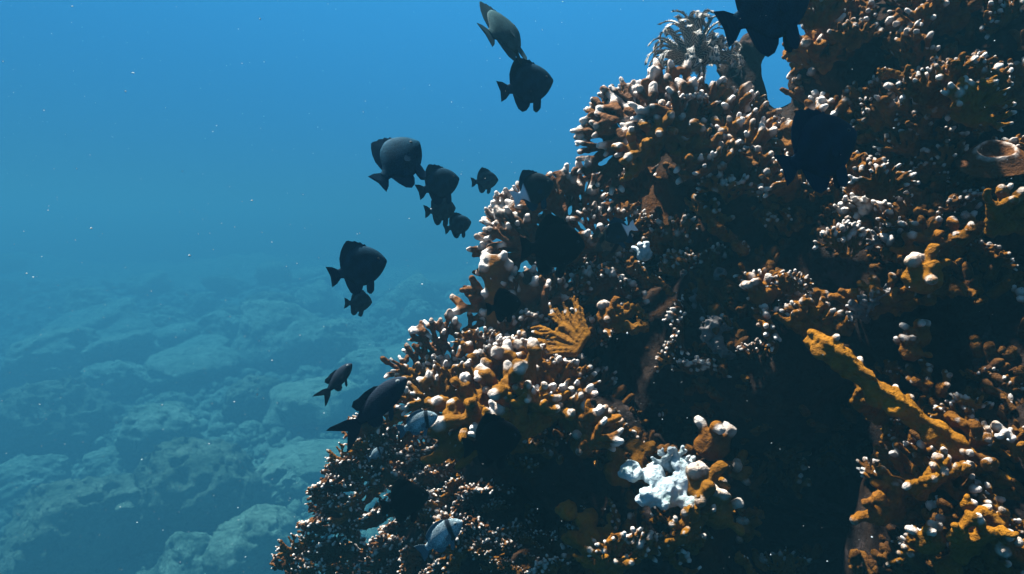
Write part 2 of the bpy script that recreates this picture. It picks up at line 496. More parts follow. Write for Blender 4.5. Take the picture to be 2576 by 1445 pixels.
USED = set()
def which(head, px, py, heroes):
    """head plus the landmark it lies by, a landmark no twin has used yet"""
    for nth in range(7):
        t = head + ' ' + relation(px, py, heroes, nth)
        if t not in USED and len(t.split()) <= 16: break
    else:
        t = head + ' ' + relation(px, py, heroes)
    USED.add(t)
    return t
BL = [
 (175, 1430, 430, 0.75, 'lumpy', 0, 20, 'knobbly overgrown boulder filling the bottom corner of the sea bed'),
 (470, 1445, 170, 0.9, 'peak', 0, 40, 'small pointed pale stone at the bottom edge beside a rounded boulder'),
 (640, 1440, 260, 0.85, 'round', 0, 100, 'pale smooth rounded boulder at the bottom edge nearest the reef'),
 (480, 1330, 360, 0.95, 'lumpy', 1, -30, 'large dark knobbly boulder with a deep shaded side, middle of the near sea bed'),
 (765, 1200, 250, 0.45, 'slab', 0, 10, 'flat pale rock slab beside the reef with a straight upper edge'),
 (700, 1255, 200, 0.6, 'round', 1, 60, 'small rounded pale rock below the flat slab beside the reef'),
 (420, 1160, 230, 0.85, 'round', 2, 200, 'pale smooth dome shaped boulder behind the large dark knobbly boulder'),
 (150, 1120, 300, 0.8, 'lumpy', 0, 150, 'dark knobbly boulder against the picture edge above the overgrown corner boulder'),
 (60, 1250, 220, 0.6, 'round', 0, 260, 'low rubble covered rock at the picture edge between two knobbly boulders'),
 (270, 1225, 180, 0.7, 'round', 1, 310, 'small pale rock to the side of the large dark knobbly boulder'),
 (790, 1070, 270, 0.75, 'slab', 1, 200, 'shelf shaped boulder with a dark undercut just above the flat slab'),
 (640, 1045, 170, 0.8, 'lumpy', 1, 90, 'small dark pitted rock between the dome boulder and the undercut shelf'),
 (120, 960, 280, 0.6, 'round', 2, 20, 'broad hazy boulder with a smooth crest at the picture edge, middle distance'),
 (300, 1000, 180, 0.7, 'round', 0, 70, 'hazy rounded rock beside the broad smooth crested boulder'),
 (680, 905, 260, 0.85, 'peak', 0, 10, 'hazy pyramid shaped boulder in the middle distance of the sea bed'),
 (560, 880, 160, 0.8, 'round', 1, 0, 'hazy block like rock beside the pyramid shaped boulder'),
 (860, 900, 200, 0.7, 'round', 2, 140, 'hazy rounded boulder between the pyramid shaped one and the reef'),
 (470, 960, 230, 0.55, 'slab', 0, 30, 'hazy low flat rock in front of the pyramid shaped boulder'),
 (940, 970, 180, 0.7, 'round', 0, 220, 'rounded rock close behind the reef edge and the two slender fish'),
 (230, 850, 260, 0.5, 'slab', 1, 330, 'faint long low rock in the blue haze at mid height'),
]
for b_ in BL:
    boulder(*b_); BOULDER_HEROES.append((b_[0], b_[1] - 40, short_of(b_[7])))
rb = random.Random(5)
for k_ in range(60):
    py_ = 590 + 340 * rb.random() ** 0.8
    px_ = rb.uniform(-50, 1500)
    sh_ = rb.choice(['round', 'round', 'slab', 'peak', 'lumpy'])
    boulder(px_, py_, rb.uniform(70, 190) * (0.35 + (py_ - 580) / 420), rb.uniform(0.35, 0.8), sh_, rb.randrange(3), rb.uniform(0, 360),
            which({'round': 'faint rounded', 'slab': 'faint flat', 'peak': 'faint pointed', 'lumpy': 'faint knobbly'}[sh_] + ' boulder', px_, py_, BOULDER_HEROES), group='boulders fading into the haze')
for k_ in range(60):
    py_ = rb.uniform(900, 1440); px_ = rb.uniform(0, 1000)
    sh_ = rb.choice(['round', 'lumpy', 'lumpy', 'slab']); w_ = rb.uniform(36, 95)
    boulder(px_, py_, w_, rb.uniform(0.5, 0.9), sh_, rb.randrange(3), rb.uniform(0, 360),
            which(('little ' if w_ < 60 else 'small ') + {'round': 'rounded', 'slab': 'flat', 'lumpy': 'dark pitted'}[sh_] + ' loose stone', px_, py_, BOULDER_HEROES), group='loose stones between the boulders', sink=0.25)

def rubble():
    """small broken bits lying over the near sea bed: nobody could count them"""
    rs = np.random.default_rng(21)
    t = (1 + 5 ** 0.5) / 2
    iv = np.array([(-1, t, 0), (1, t, 0), (-1, -t, 0), (1, -t, 0), (0, -1, t), (0, 1, t), (0, -1, -t), (0, 1, -t), (t, 0, -1), (t, 0, 1), (-t, 0, -1), (-t, 0, 1)]) / 1.9
    it = np.array([(0,11,5),(0,5,1),(0,1,7),(0,7,10),(0,10,11),(1,5,9),(5,11,4),(11,10,2),(10,7,6),(7,1,8),(3,9,4),(3,4,2),(3,2,6),(3,6,8),(3,8,9),(4,9,5),(2,4,11),(6,2,10),(8,6,7),(9,8,1)])
    n = 22000
    y = (3.4 + 11 * rs.random(n) ** 1.2) * GS; x = rs.uniform(-1.05, 0.4, n) * (y + 1.0)
    z = ground_height(x, y)
    s = (0.016 + 0.085 * rs.random(n) ** 3.2) * GS
    V = iv[None] * s[:, None, None] * rs.uniform(0.6, 1.5, (n, 1, 3)) * rs.uniform(0.75, 1.25, (n, 12, 1))
    V += np.stack([x, y, z + s * 0.3], -1)[:, None, :]
    Fc = it[None] + (np.arange(n) * 12)[:, None, None]
    o = add('rubble', make_mesh('rubble', V.reshape(-1, 3), Fc.reshape(-1, 3), smooth=True), MAT['boulder'])
    tag(o, 'coral rubble and broken stone strewn between the boulders', 'rubble', kind='stuff')
rubble()

# ------------------------------------------------------------------ the reef rock
REEF_BLOBS = [  # place in the picture, distance of the centre, radii in metres (across, deep, high)
 (1290, 1480, 1.80, .30, .30, .30), (1130, 1500, 1.78, .22, .25, .20), (1000, 1600, 1.75, .25, .25, .25), (1200, 1290, 1.80, .22, .25, .22),
 (1130, 1190, 1.85, .14, .2, .10),
 (1260, 1110, 1.82, .18, .25, .18), (1220, 975, 1.85, .12, .2, .10), (1340, 970, 1.85, .18, .25, .17), (1440, 850, 1.9, .14, .22, .14),
 (1580, 750, 1.9, .18, .25, .13), (1690, 600, 1.85, .12, .22, .11), (1735, 440, 1.78, .155, .22, .14), (1840, 410, 1.78, .18, .22, .14),
 (1900, 560, 1.75, .26, .28, .24), (2080, 470, 1.70, .25, .25, .20), (2120, 330, 1.8, .22, .2, .10), (1880, 210, 1.85, .05, .08, .15),
 (2330, 190, 1.55, .30, .28, .24), (2520, 60, 1.5, .35, .3, .28), (2250, 330, 1.55, .2, .25, .15), (2450, 330, 1.45, .28, .3, .25),
 (1700, 900, 1.85, .28, .28, .26), (1950, 850, 1.65, .32, .32, .30), (2250, 700, 1.55, .36, .34, .34), (2550, 600, 1.4, .34, .34, .36),
 (1480, 1150, 1.75, .24, .26, .24), (1650, 1330, 1.62, .26, .28, .24), (1500, 1500, 1.65, .30, .30, .26), (1750, 1560, 1.5, .28, .26, .20),
 (2350, 960, 1.45, .26, .30, .18), (2620, 1000, 1.30, .26, .30, .26), (2450, 1430, 1.22, .20, .22, .22), (2640, 1330, 1.15, .24, .26, .30),
 (2050, 1090, 1.80, .34, .30, .22), (2050, 1330, 2.0, .45, .35, .35), (2250, 1600, 1.5, .4, .4, .2), (1900, 1750, 1.6, .7, .5, .4),
]
def build_reef():
    h = 0.017
    Z0 = CAM_Z - 1.6
    f = Field((-0.75, 0.95, Z0 - 0.4), (2.05, 3.0, 2.75 + Z0), h, 0.045)
    for (px, py, d, a, b, c) in REEF_BLOBS:
        p = at(px, py, d)
        f.ellipsoid(p, (a, b, c))
    # the mass behind and below
    for (x, y, z, a, b, c) in [(1.2, 2.45, 0.9, .85, .6, .9), (0.75, 2.25, 0.45, .85, .6, .55), (0.5, 2.05, 0.15, .95, .7, .4), (1.45, 2.2, 1.6, .6, .5, .6), (1.3, 1.6, 0.1, .8, .7, .4)]:
        f.ellipsoid((x, y, z + Z0), (a, b, c))
    f.roughen(0.085, 5.0, 4, 3, 0.12)
    f.roughen(0.030, 17.0, 3, 8, 0.08)
    V, Q = f.mesh('reef')
    me = make_mesh('reef_rock', V, Q)
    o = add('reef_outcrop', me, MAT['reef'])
    tag(o, 'dark overgrown reef rock rising under the corals', 'reef', kind='structure')
    bv = BVHTree.FromPolygons([tuple(v) for v in V], [tuple(int(i) for i in q) for q in Q])
    return o, bv
REEF, REEF_BVH = build_reef()
def build_pedestal():
    """the lower body of the outcrop, down to the sea bed"""
    f = Field((-1.6, 0.7, -1.2), (3.6, 4.6, CAM_Z - 0.9), 0.07, 0.3)
    for (x, y, z, a, b, c) in [(0.9, 2.3, CAM_Z - 1.75, .95, .7, .75), (1.0, 2.4, CAM_Z - 3.0, 1.1, .9, 1.3), (1.0, 2.5, CAM_Z - 5.0, 1.4, 1.1, 1.8), (1.0, 2.6, 0.4, 1.9, 1.5, 1.3)]:
        f.ellipsoid((x, y, z), (a, b, c))
    f.roughen(.35, 1.6, 4, 4, .5)
    V, Q = f.mesh('p')
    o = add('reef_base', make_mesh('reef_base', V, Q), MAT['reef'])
    tag(o, 'dark lower flank of the reef rock', 'reef', kind='structure')
build_pedestal()

def hit(px, py, default=1.75):
    d = ray(px, py); o = CAMM.translation
    loc, nor, idx, dist = REEF_BVH.ray_cast(o, d)
    if loc is None:
        return at(px, py, default), Vector((0, -1, 0)), False
    return loc, nor, True

# ------------------------------------------------------------------ coral shapes
def finish_coral(f, name, rough=0.003, rs=30.0, seed=0, tip_len=0.0165, bend=0.0):
    f.roughen(rough, rs, 2, seed, 0.03)
    f.roughen(rough * 0.8, rs * 2.6, 3, seed + 5, 0.02)
    V, Q = f.mesh(name)
    T = np.array(f.tips) if f.tips else np.zeros((0, 4))
    tip = np.zeros(len(V))
    for t in T:
        L = tip_len * (t[3] if len(t) > 3 else 1.0)
        d = np.linalg.norm(V - t[:3], axis=1)
        tip = np.maximum(tip, np.clip(1.25 - d / L, 0, 1))
    if bend: V = ruffle(V, seed, bend)
    return make_mesh(name, V, Q, {'tip': tip})

def ruffle(V, seed, amp=0.012):
    """bend a plate gently out of its plane"""
    q = np.random.default_rng(seed).uniform(0, 6.3, 3)
    V[:, 1] += amp * np.sin(V[:, 0] * 27 + q[0]) * np.clip(V[:, 2] * 9, 0, 1) + amp * .7 * np.sin(V[:, 2] * 33 + q[1] + V[:, 0] * 14)
    return V

def plate_coral(seed, height=0.17, spread=60, trunks=4, gens=3, seg=0.030, r=0.0075, tip_r=0.0066, web=0.9, face=0.14, h=0.0029, yamp=0.006, fork=0.42, tips=(0.2, 0.6, 0.95, 1.25), k=0.0065):
    """an upright plate of fused branches with fingers along its margin, growing up +Z in the XZ plane"""
    rs = random.Random(seed)
    W = height * (0.55 + 0.7 * math.sin(R(min(spread, 85)))) + 0.03
    f = Field((-W, -0.085, -0.035), (W, 0.085, height * 1.25 + 0.03), h, k)
    def tipped(p, a, b, L, rr):
        m_ = (p[0] + .55 * L * math.sin(a) * math.cos(b), p[1] + .55 * L * math.sin(b), p[2] + .55 * L * math.cos(a) * math.cos(b))
        a += rs.uniform(-.35, .35)
        q = (m_[0] + .5 * L * math.sin(a) * math.cos(b), m_[1] + .5 * L * math.sin(b), m_[2] + .5 * L * math.cos(a) * math.cos(b))
        tr = tip_r * rs.uniform(0.75, 1.15)
        f.capsule(p, m_, rr, tr * 1.05); f.capsule(m_, q, tr * 1.05, tr * rs.uniform(.8, 1.05))
        f.tips.append((*q, rs.choice(tips)))
    def grow(p, a, g, rr):
        L = seg * rs.uniform(0.75, 1.25)
        b = rs.uniform(-0.3, 0.3)
        q = (p[0] + L * math.sin(a), p[1] + L * math.sin(b), p[2] + L * math.cos(a))
        f.capsule(p, q, rr, rr * 0.93)
        if g > 0 and rs.random() < web:
            f.ellipsoid(((p[0] + q[0]) / 2, (p[1] + q[1]) / 2, (p[2] + q[2]) / 2), (seg * rs.uniform(.5, .85), rr * 0.6, seg * rs.uniform(.5, .8)))
        if rs.random() < face:                                   # a short finger out of the face
            tipped(q, a + rs.uniform(-.5, .5), rs.choice((-1, 1)) * rs.uniform(0.5, 1.1), seg * rs.uniform(.7, 1.2), rr * 0.85)
        if g == 0:
            nf = rs.choice((1, 2, 2))
            for kf in range(nf):
                tipped(q, a + (kf - (nf - 1) / 2) * rs.uniform(.6, 1.2) + rs.uniform(-0.25, 0.25), rs.uniform(-0.5, 0.5), seg * rs.uniform(0.6, 1.25), rr * 0.88)
            return
        n = 2 if rs.random() < 0.8 else (1 if rs.random() < .5 else 3)
        for i in range(n):
            off = (i - (n - 1) / 2) * 2 * fork * rs.uniform(0.7, 1.2) + rs.uniform(-.15, .15)
            grow(q, a * 0.93 + off, g - 1 if rs.random() < 0.85 else max(0, g - 2), rr * 0.95)
    for i in range(trunks):
        a = 0 if trunks == 1 else R(spread) * (2 * i / (trunks - 1) - 1)
        grow((0.012 * (i - trunks / 2), rs.uniform(-yamp, yamp), -0.01), a * 0.8 + rs.uniform(-.1, .1), gens, r * 1.15)
    return finish_coral(f, 'coral_plate', 0.0035, 40, seed, bend=0.011)

def column_coral(seed, height=0.22, r=0.016, h=0.0034):
    """a tall narrow blade with a cockscomb of fingers on top and a few down one side"""
    rs = random.Random(seed)
    f = Field((-0.10, -0.06, -0.03), (0.10, 0.06, height + 0.06), h, 0.010)
    z = 0; x = 0.0
    p = (0, 0, -0.01)
    while z < height * 0.8:
        q = (p[0] + rs.uniform(-.008, .008), p[1] + rs.uniform(-.004, .004), p[2] + 0.03)
        f.capsule(p, q, r, r * .98)
        f.ellipsoid(q, (r * 1.9, r * 0.75, 0.035))
        if rs.random() < .5:
            s = rs.choice((-1, 1)); e_ = (q[0] + s * rs.uniform(.03, .05), q[1] + rs.uniform(-.015, .015), q[2] + rs.uniform(.005, .03))
            f.capsule(q, e_, .010, .009); f.tips.append((*e_, 1.0))
        p = q; z = p[2]
    for i in range(7):
        a = R(-55 + 110 * i / 6) + rs.uniform(-.15, .15)
        L = rs.uniform(.035, .06)
        e_ = (p[0] + L * math.sin(a), p[1] + rs.uniform(-.02, .02), p[2] + L * math.cos(a))
        f.capsule(p, e_, .013, .0095); f.tips.append((*e_, 1.15))
        f.ellipsoid(((p[0] + e_[0]) / 2, p[1], (p[2] + e_[2]) / 2), (.022, .009, .022))
    return finish_coral(f, 'coral_plate', 0.0035, 34, seed)

def knob_coral(seed, n=9, size=0.05, h=0.003, tip_r=0.0095, flat=0.7):
    """a low lump with stubby fingers"""
    rs = random.Random(seed)
    f = Field((-size * 1.7,) * 2 + (-size,), (size * 1.7,) * 2 + (size * 1.9,), h, 0.010)
    f.ellipsoid((0, 0, 0), (size * .8, size * .65, size * flat))
    for i in range(n):
        th = rs.uniform(0, 2 * math.pi); el = rs.uniform(0.15, 1.5)
        d = Vector((math.cos(th) * math.cos(el), math.sin(th) * math.cos(el), math.sin(el)))
        a = d * size * .45; b_ = d * size * rs.uniform(.95, 1.45); b_.z *= 1.05
        f.capsule(a, b_, tip_r * 1.35, tip_r * rs.uniform(.9, 1.2)); f.tips.append((*b_, rs.choice((.1, .3, .8, 1.1))))
        if rs.random() < .5:
            c = b_ + Vector((rs.uniform(-1, 1), rs.uniform(-1, 1), rs.uniform(-.3, 1))) * size * .3
            f.capsule(b_ * .9, c, tip_r, tip_r); f.tips.append((*c, 1.0))
    return finish_coral(f, 'coral_lump', 0.006, 30, seed)

def antler_coral(seed, h=0.0034):
    """stout orange arms forking to white clubs"""
    rs = random.Random(seed)
    f = Field((-0.17, -0.10, -0.04), (0.17, 0.10, 0.25), h, 0.014)
    def grow(p, d, g, r):
        L = rs.uniform(.042, .06)
        q = Vector(p) + d * L
        f.capsule(p, q, r, r * .85)
        if g == 0:
            for _ in range(rs.choice((1, 2, 2))):
                e_ = q + (d + Vector((rs.uniform(-.9, .9), rs.uniform(-.6, .6), rs.uniform(-.4, .6)))).normalized() * rs.uniform(.016, .03)
                f.capsule(q, e_, r * .85, r * .95); f.tips.append((*e_, rs.choice((.35, .7, .9))))
            return
        for s in (-1, 1):
            ax = Vector((math.cos(0), 0, 0))
            nd = (d + Vector((s * rs.uniform(.45, .85), rs.uniform(-.4, .4), rs.uniform(-.1, .3)))).normalized()
            grow(q, nd, g - 1, r * .84)
        f.ellipsoid(q, (.028, .014, .028))
    for a in (-0.7, 0.0, 0.65):
        grow(Vector((0.015 * a, 0, -0.01)), Vector((math.sin(a), rs.uniform(-.25, .25), math.cos(a))).normalized(), 2, .0155)
    return finish_coral(f, 'coral_branch', 0.006, 34, seed, 0.018)

def ledge_coral(seed, length=0.30, h=0.0034, thin=1.0):
    """a long uneven ridge along +X: a narrow crest with knobs, a skirt below"""
    rs = random.Random(seed)
    f = Field((-0.05, -0.08, -0.09), (length + 0.06, 0.08, 0.085), h, 0.011)
    p = Vector((0, 0, 0)); x = 0
    while x < length:
        q = Vector((x + .026, rs.uniform(-.014, .014) * thin, rs.uniform(-.012, .012) * thin ** 3))
        r = rs.uniform(.009, .016) * thin
        f.capsule(p, q, r, r)
        f.ellipsoid(q + Vector((0, 0, -.02)), (rs.uniform(.022, .036), rs.uniform(.010, .022) * thin, rs.uniform(.02, .045) * thin))
        if thin < 1: f.ellipsoid(q + Vector((0, -.008, -.004)), (.026, .026, .010))
        elif rs.random() < .5: f.ellipsoid(q + Vector((0, rs.choice((-1, 1)) * .02, -.004)), (.022, .024, .008))
        if rs.random() < (.6 if thin == 1 else .3):
            e_ = q + Vector((rs.uniform(-.02, .02), rs.uniform(-.03, .03), rs.uniform(.012, .03)))
            f.capsule(q, e_, .010, .0085)
            if rs.random() < .55: f.tips.append((*e_, rs.uniform(.5, .95)))
        p = q; x += .026
    f.tips.append((*p, 1.0))
    return finish_coral(f, 'coral_ridge', 0.009 if thin == 1 else 0.0045, 34, seed)

def fan_hero():
    """the golden fan: long finger ridges fused side by side, free at the rim"""
    rs = random.Random(78)
    f = Field((-0.19, -0.05, -0.04), (0.19, 0.05, 0.27), 0.0025, 0.0032)
    for i in range(12):
        a = R(-46 + 92 * i / 11); p = Vector((0.006 * (i - 5.5), 0, 0)); d = a * .7
        L = .20 - .05 * abs(i - 4.5) / 6 + rs.uniform(-.03, .02)
        k = int(L / .022); yy = rs.uniform(-.004, .004)
        for j in range(k):
            d += rs.uniform(-.13, .13) + (a - d) * .1
            q = p + Vector((math.sin(d) * .022, yy * .3 + rs.uniform(-.003, .003), math.cos(d) * .022))
            r_ = .0078 * (1 - .25 * j / k)
            f.capsule(p, q, r_, r_ * .97)
            if j < 5: f.ellipsoid((p + q) / 2 + Vector((0, .005, 0)), (.019, .0042, .019), k=.003)
            if j >= 3 and rs.random() < .6:
                e_ = q + Vector((math.sin(d + rs.choice((-.8, .8))), rs.uniform(-.5, .1), math.cos(d))) * rs.uniform(.012, .026)
                f.capsule(q, e_, .0058, .005)
                if rs.random() < .15: f.tips.append((*e_, .7))
            p = q
        if rs.random() < .35: f.tips.append((*p, .8))
    return finish_coral(f, 'coral_fan', 0.0012, 60, 3, 0.014, bend=.006)

def club_coral(seed):
    """a thick lobed white club"""
    rs = random.Random(seed)
    f = Field((-0.09, -0.06, -0.04), (0.09, 0.06, 0.13), 0.003, 0.014)
    f.capsule((0, 0, -.02), (0, 0, .045), .018, .022)
    for a in (-70, -35, 0, 30, 60):
        e_ = Vector((math.sin(R(a)) * .045, rs.uniform(-.012, .012), .05 + math.cos(R(a)) * .035))
        f.capsule((0, 0, .04), e_, .02, .019); f.tips.append((*e_, 1.1))
    return finish_coral(f, 'coral_club', 0.004, 36, seed, 0.022)

def crust_coral(seed, size=0.09, smooth=False):
    """an uneven flat crust with holes and low bumps"""
    rs = random.Random(seed)
    f = Field((-size * 1.5, -size * 1.2, -.05), (size * 1.5, size * 1.2, .10), 0.0034, 0.012)
    for _ in range(15):
        f.ellipsoid((rs.uniform(-.9, .9) * size, rs.uniform(-.6, .6) * size, rs.uniform(-.012, .012)), (rs.uniform(.16, .42) * size, rs.uniform(.14, .34) * size, rs.uniform(.009, .016)))
    for _ in range(3 if smooth else 10):
        c = (rs.uniform(-.9, .9) * size, rs.uniform(-.7, .7) * size, rs.uniform(.0, .02))
        f.ellipsoid(c, (rs.uniform(.011, .018),) * 3)
    if smooth: return finish_coral(f, 'coral_crust', 0.007, 30, seed)
    f.roughen(0.010, 55, 2, seed + 9, .03)
    return finish_coral(f, 'coral_crust', 0.014, 24, seed)

P = {}
P['plate'] = [plate_coral(s, 0.18, 66, 5, 2, seg=.041, r=.0100, tip_r=.0088, face=.10, fork=.40) for s in (101, 102, 103, 104)]
P['wide'] = [plate_coral(s, 0.18, 82, 7, 2, seg=.042, r=.0100, tip_r=.0088, face=.10, fork=.38) for s in (111, 112)]
P['tall'] = [plate_coral(s, 0.19, 26, 3, 4, seg=.033) for s in (121, 122)]
P['bouquet'] = [plate_coral(s, 0.15, 45, 4, 3, seg=.029, r=.0068, tip_r=.0074, web=.1, face=.15, h=.0027) for s in (131, 132)]
P['fine'] = [plate_coral(s, 0.14, 66, 5, 3, seg=.027, r=.0058, tip_r=.0052, web=.6, face=.06, h=.0026, tips=(.1, .3, .5, .75)) for s in (141, 142, 143)]
P['lace'] = [plate_coral(s, 0.19, 48, 3, 3, seg=.038, r=.0088, tip_r=.0082, web=.15, face=.10, fork=.46) for s in (145, 146, 147)]
P['column'] = [column_coral(s) for s in (151, 152)]
P['knob'] = [knob_coral(s, 4 + s % 4) for s in (161, 162, 163, 164)]
P['antler'] = [antler_coral(s) for s in (171, 172, 173)]
P['ledge'] = [ledge_coral(s) for s in (181, 182)]
P['ridge'] = [ledge_coral(s, .62, thin=.85) for s in (185,)]
P['fan'] = [fan_hero()]
P['sheet'] = [crust_coral(s, smooth=True) for s in (203, 204)]
P['club'] = [club_coral(s) for s in (191,)]
P['crust'] = [crust_coral(s) for s in (201, 202)]

_variant = {}
def coral_mesh(kind, i, mat):
    """one mesh per shape and material, shared by its copies"""
    key = (kind, i % len(P[kind]), mat)
    if key not in _variant:
        me = P[kind][key[1]]
        if len(me.materials): me = me.copy(); me.materials.clear()
        me.materials.append(MAT[mat])
        _variant[key] = me
    return _variant[key]
for k_ in P:
    for me_ in P[k_]:
        zs = np.zeros(len(me_.vertices) * 3, np.float32); me_.vertices.foreach_get('co', zs)
        me_['hgt'] = float(zs.reshape(-1, 3)[:, 0 if k_ in ('ledge', 'ridge', 'crust', 'sheet') else 2].max()) * (2 if k_ in ('crust', 'sheet') else 1)

def orient(lean, yaw, tilt):
    """growth axis leans in the picture plane, the plate turns about it, the top tilts towards the viewer"""
    return Matrix.Rotation(R(lean), 4, 'Y') @ Matrix.Rotation(R(tilt), 4, 'X') @ Matrix.Rotation(R(yaw), 4, 'Z')

def coral(px, py, h_px, kind, i=0, lean=0, yaw=0, tilt=0, mat='coral', depth=None, label=None, group=None, name='fire_coral', parts=(), sink=0.015, cat='coral'):
    if group is None: HEROES.append((px + 0.5 * h_px * math.sin(R(lean)), py - 0.5 * h_px * math.cos(R(lean)), short_of(label)))
    if depth is None:
        loc, nor, ok = hit(px, py)
        loc = loc + ray(px, py) * sink
    else:
        loc = at(px, py, depth)
    d = -(CAMM.inverted() @ loc).z
    me = coral_mesh(kind, i, mat)
    s = h_px * d / PXF / P[kind][i % len(P[kind])]['hgt']
    M = Matrix.Translation(loc) @ orient(lean, yaw, tilt) @ Matrix.Scale(s, 4)
    if parts:
        root = bpy.data.objects.new(name, None); COL.objects.link(root); root.empty_display_size = .02
        root.matrix_world = Matrix.Translation(loc)
        pn = me.name.split('.')[0].replace('coral_', '')
        o = add(pn, me, parent=root); o.matrix_local = orient(lean, yaw, tilt) @ Matrix.Scale(s, 4)
        for (k2, i2, dx, dz, hp, le, ya, ti) in parts:
            m2 = coral_mesh(k2, i2, mat); s2 = hp * d / PXF / P[k2][i2 % len(P[k2])]['hgt']
            o2 = add(m2.name.split('.')[0].replace('coral_', ''), m2, parent=root)
            o2.matrix_local = Matrix.Translation((dx * d / PXF, (-.02 if k2 != 'x' else 0), -dz * d / PXF)) @ orient(le, ya, ti) @ Matrix.Scale(s2, 4)
        tag(root, label, cat, group)
        return root
    o = add(name, me); o.matrix_world = M
    tag(o, label, cat, group)
    return o

# ------------------------------------------------------------------ corals one can point to
C = coral
# crest under the feather star
C(1690, 350, 200, 'lace', 2, -8, 8, 0, 'coral_brown', 1.60, 'broad dark coral plate with white knobs standing below the feather star', parts=[('plate', 1, 45, 10, 165, 14, 20, 15), ('plate', 3, -20, 20, 130, -25, 10, 10)])
C(1605, 350, 165, 'lace', 0, -66, 10, 0, 'coral_brown', 1.62, 'dark coral arm with pale fingers reaching out over open water')
C(1572, 300, 95, 'bouquet', 1, -18, 0, 0, 'coral', 1.62, 'small orange coral spur with one pointed pale tip above the reaching arm')
C(1800, 370, 170, 'lace', 1, 24, -10, 0, 'coral', 1.58, 'brown coral plate with a window of blue water through it', parts=[('plate', 0, 40, 30, 130, 55, 20, 20)])
C(1645, 400, 120, 'antler', 0, -38, 20, 50, 'coral_gold', 1.57, 'golden coral lobes with a row of round white beads on one side')
C(1712, 400, 120, 'antler', 1, 15, -20, 52, 'coral', 1.57, 'orange forked coral in the middle of the upper cluster')
C(1890, 420, 130, 'plate', 1, 40, 20, 45, 'coral', None, 'orange coral fingers pointing towards the big blurred blue fish')
C(1720, 310, 95, 'bouquet', 1, 0, 20, 45, 'coral', 1.57, 'short column of white beads on the dark face of the upper cluster')
C(1840, 510, 100, 'lace', 2, 20, 0, 50, 'coral', None, 'coral lump with two round white beads under the upper cluster')
C(1960, 385, 100, 'lace', 0, 45, 10, 45, 'coral', None, 'white tipped coral row overlapping the tail of the blurred blue fish')
C(1785, 440, 120, 'plate', 0, 15, 40, 55, 'coral', 1.55, 'brown coral plate turned edge on below the upper cluster')
C(1610, 490, 80, 'plate', 2, -30, 10, 10, 'coral_brown', 1.66, 'dark coral plate hanging at the notch of blue water')
# middle crest
C(1436, 545, 140, 'bouquet', 0, 2, 10, 5, 'coral_brown', 1.76, 'bouquet of slender pale tipped branches rising against the water')
C(1380, 640, 185, 'lace', 0, -32, 6, 0, 'coral_brown', 1.78, 'wide dark coral fan with gaps of water and a beaded margin', parts=[('lace', 1, -20, -20, 150, -55, 15, 0)])
C(1330, 560, 110, 'bouquet', 1, -30, 0, 5, 'coral_brown', 1.80, 'pale fingered coral crest beside the black and white fish')
C(1500, 600, 95, 'lace', 1, -10, 15, 10, 'coral_brown', 1.74, 'dark coral plate with small pale tips next to the pale bouquet')
C(1560, 585, 95, 'lace', 0, 12, -20, 5, 'coral', 1.74, 'brown coral plate with two upright tips in a gap of the crest')
C(1470, 660, 130, 'bouquet', 0, 10, 20, 40, 'coral', None, 'thin coral strand beaded with white knobs above the black fish')
C(1590, 650, 150, 'ledge', 0, 55, 0, 0, 'coral', 1.68, 'slanting narrow orange coral rib above the banded tan fish')
# left shoulder
C(1240, 885, 255, 'column', 0, 0, 10, 0, 'coral', 1.72, 'tall narrow coral column with a white comb on top', parts=[('plate', 1, -5, 80, 95, -62, 10, 10), ('knob', 0, -25, 150, 60, -70, 0, 0)])
C(1295, 810, 140, 'plate', 2, 6, 10, 5, 'coral_brown', 1.74, 'coral plate with a scalloped white rim beside the tall column')
C(1345, 775, 120, 'bouquet', 0, 4, 30, 5, 'coral_brown', 1.78, 'pale tipped branch cluster behind the scalloped white rim')
C(1145, 905, 135, 'lace', 1, -8, 5, 5, 'coral_brown', 1.74, 'dark coral wall topped by a dense row of white fingers', parts=[('bouquet', 1, -10, 60, 90, -10, 0, 10)])
C(1085, 945, 110, 'plate', 0, -22, 8, 5, 'coral_brown', 1.74, 'dark coral plate with a thick white edge facing open water')
C(1065, 985, 85, 'antler', 2, -45, 10, 10, 'coral_gold', 1.72, 'golden lumpy coral at the outer edge of the reef')
C(1065, 1015, 85, 'lace', 0, -66, 10, 0, 'coral', 1.72, 'brown coral with white beads pointing out above the large slender fish')
C(1120, 960, 80, 'knob', 1, -160, 0, 40, 'coral_gold', None, 'drooping golden coral finger with one white tip on the dark wall')
C(1240, 960, 130, 'antler', 0, 5, 60, 15, 'coral_gold', 1.66, 'golden upright coral blade beneath the tall column')
C(1205, 880, 70, 'bouquet', 0, 10, 0, 20, 'coral', 1.64, 'slim white tipped coral finger beside the golden blade')
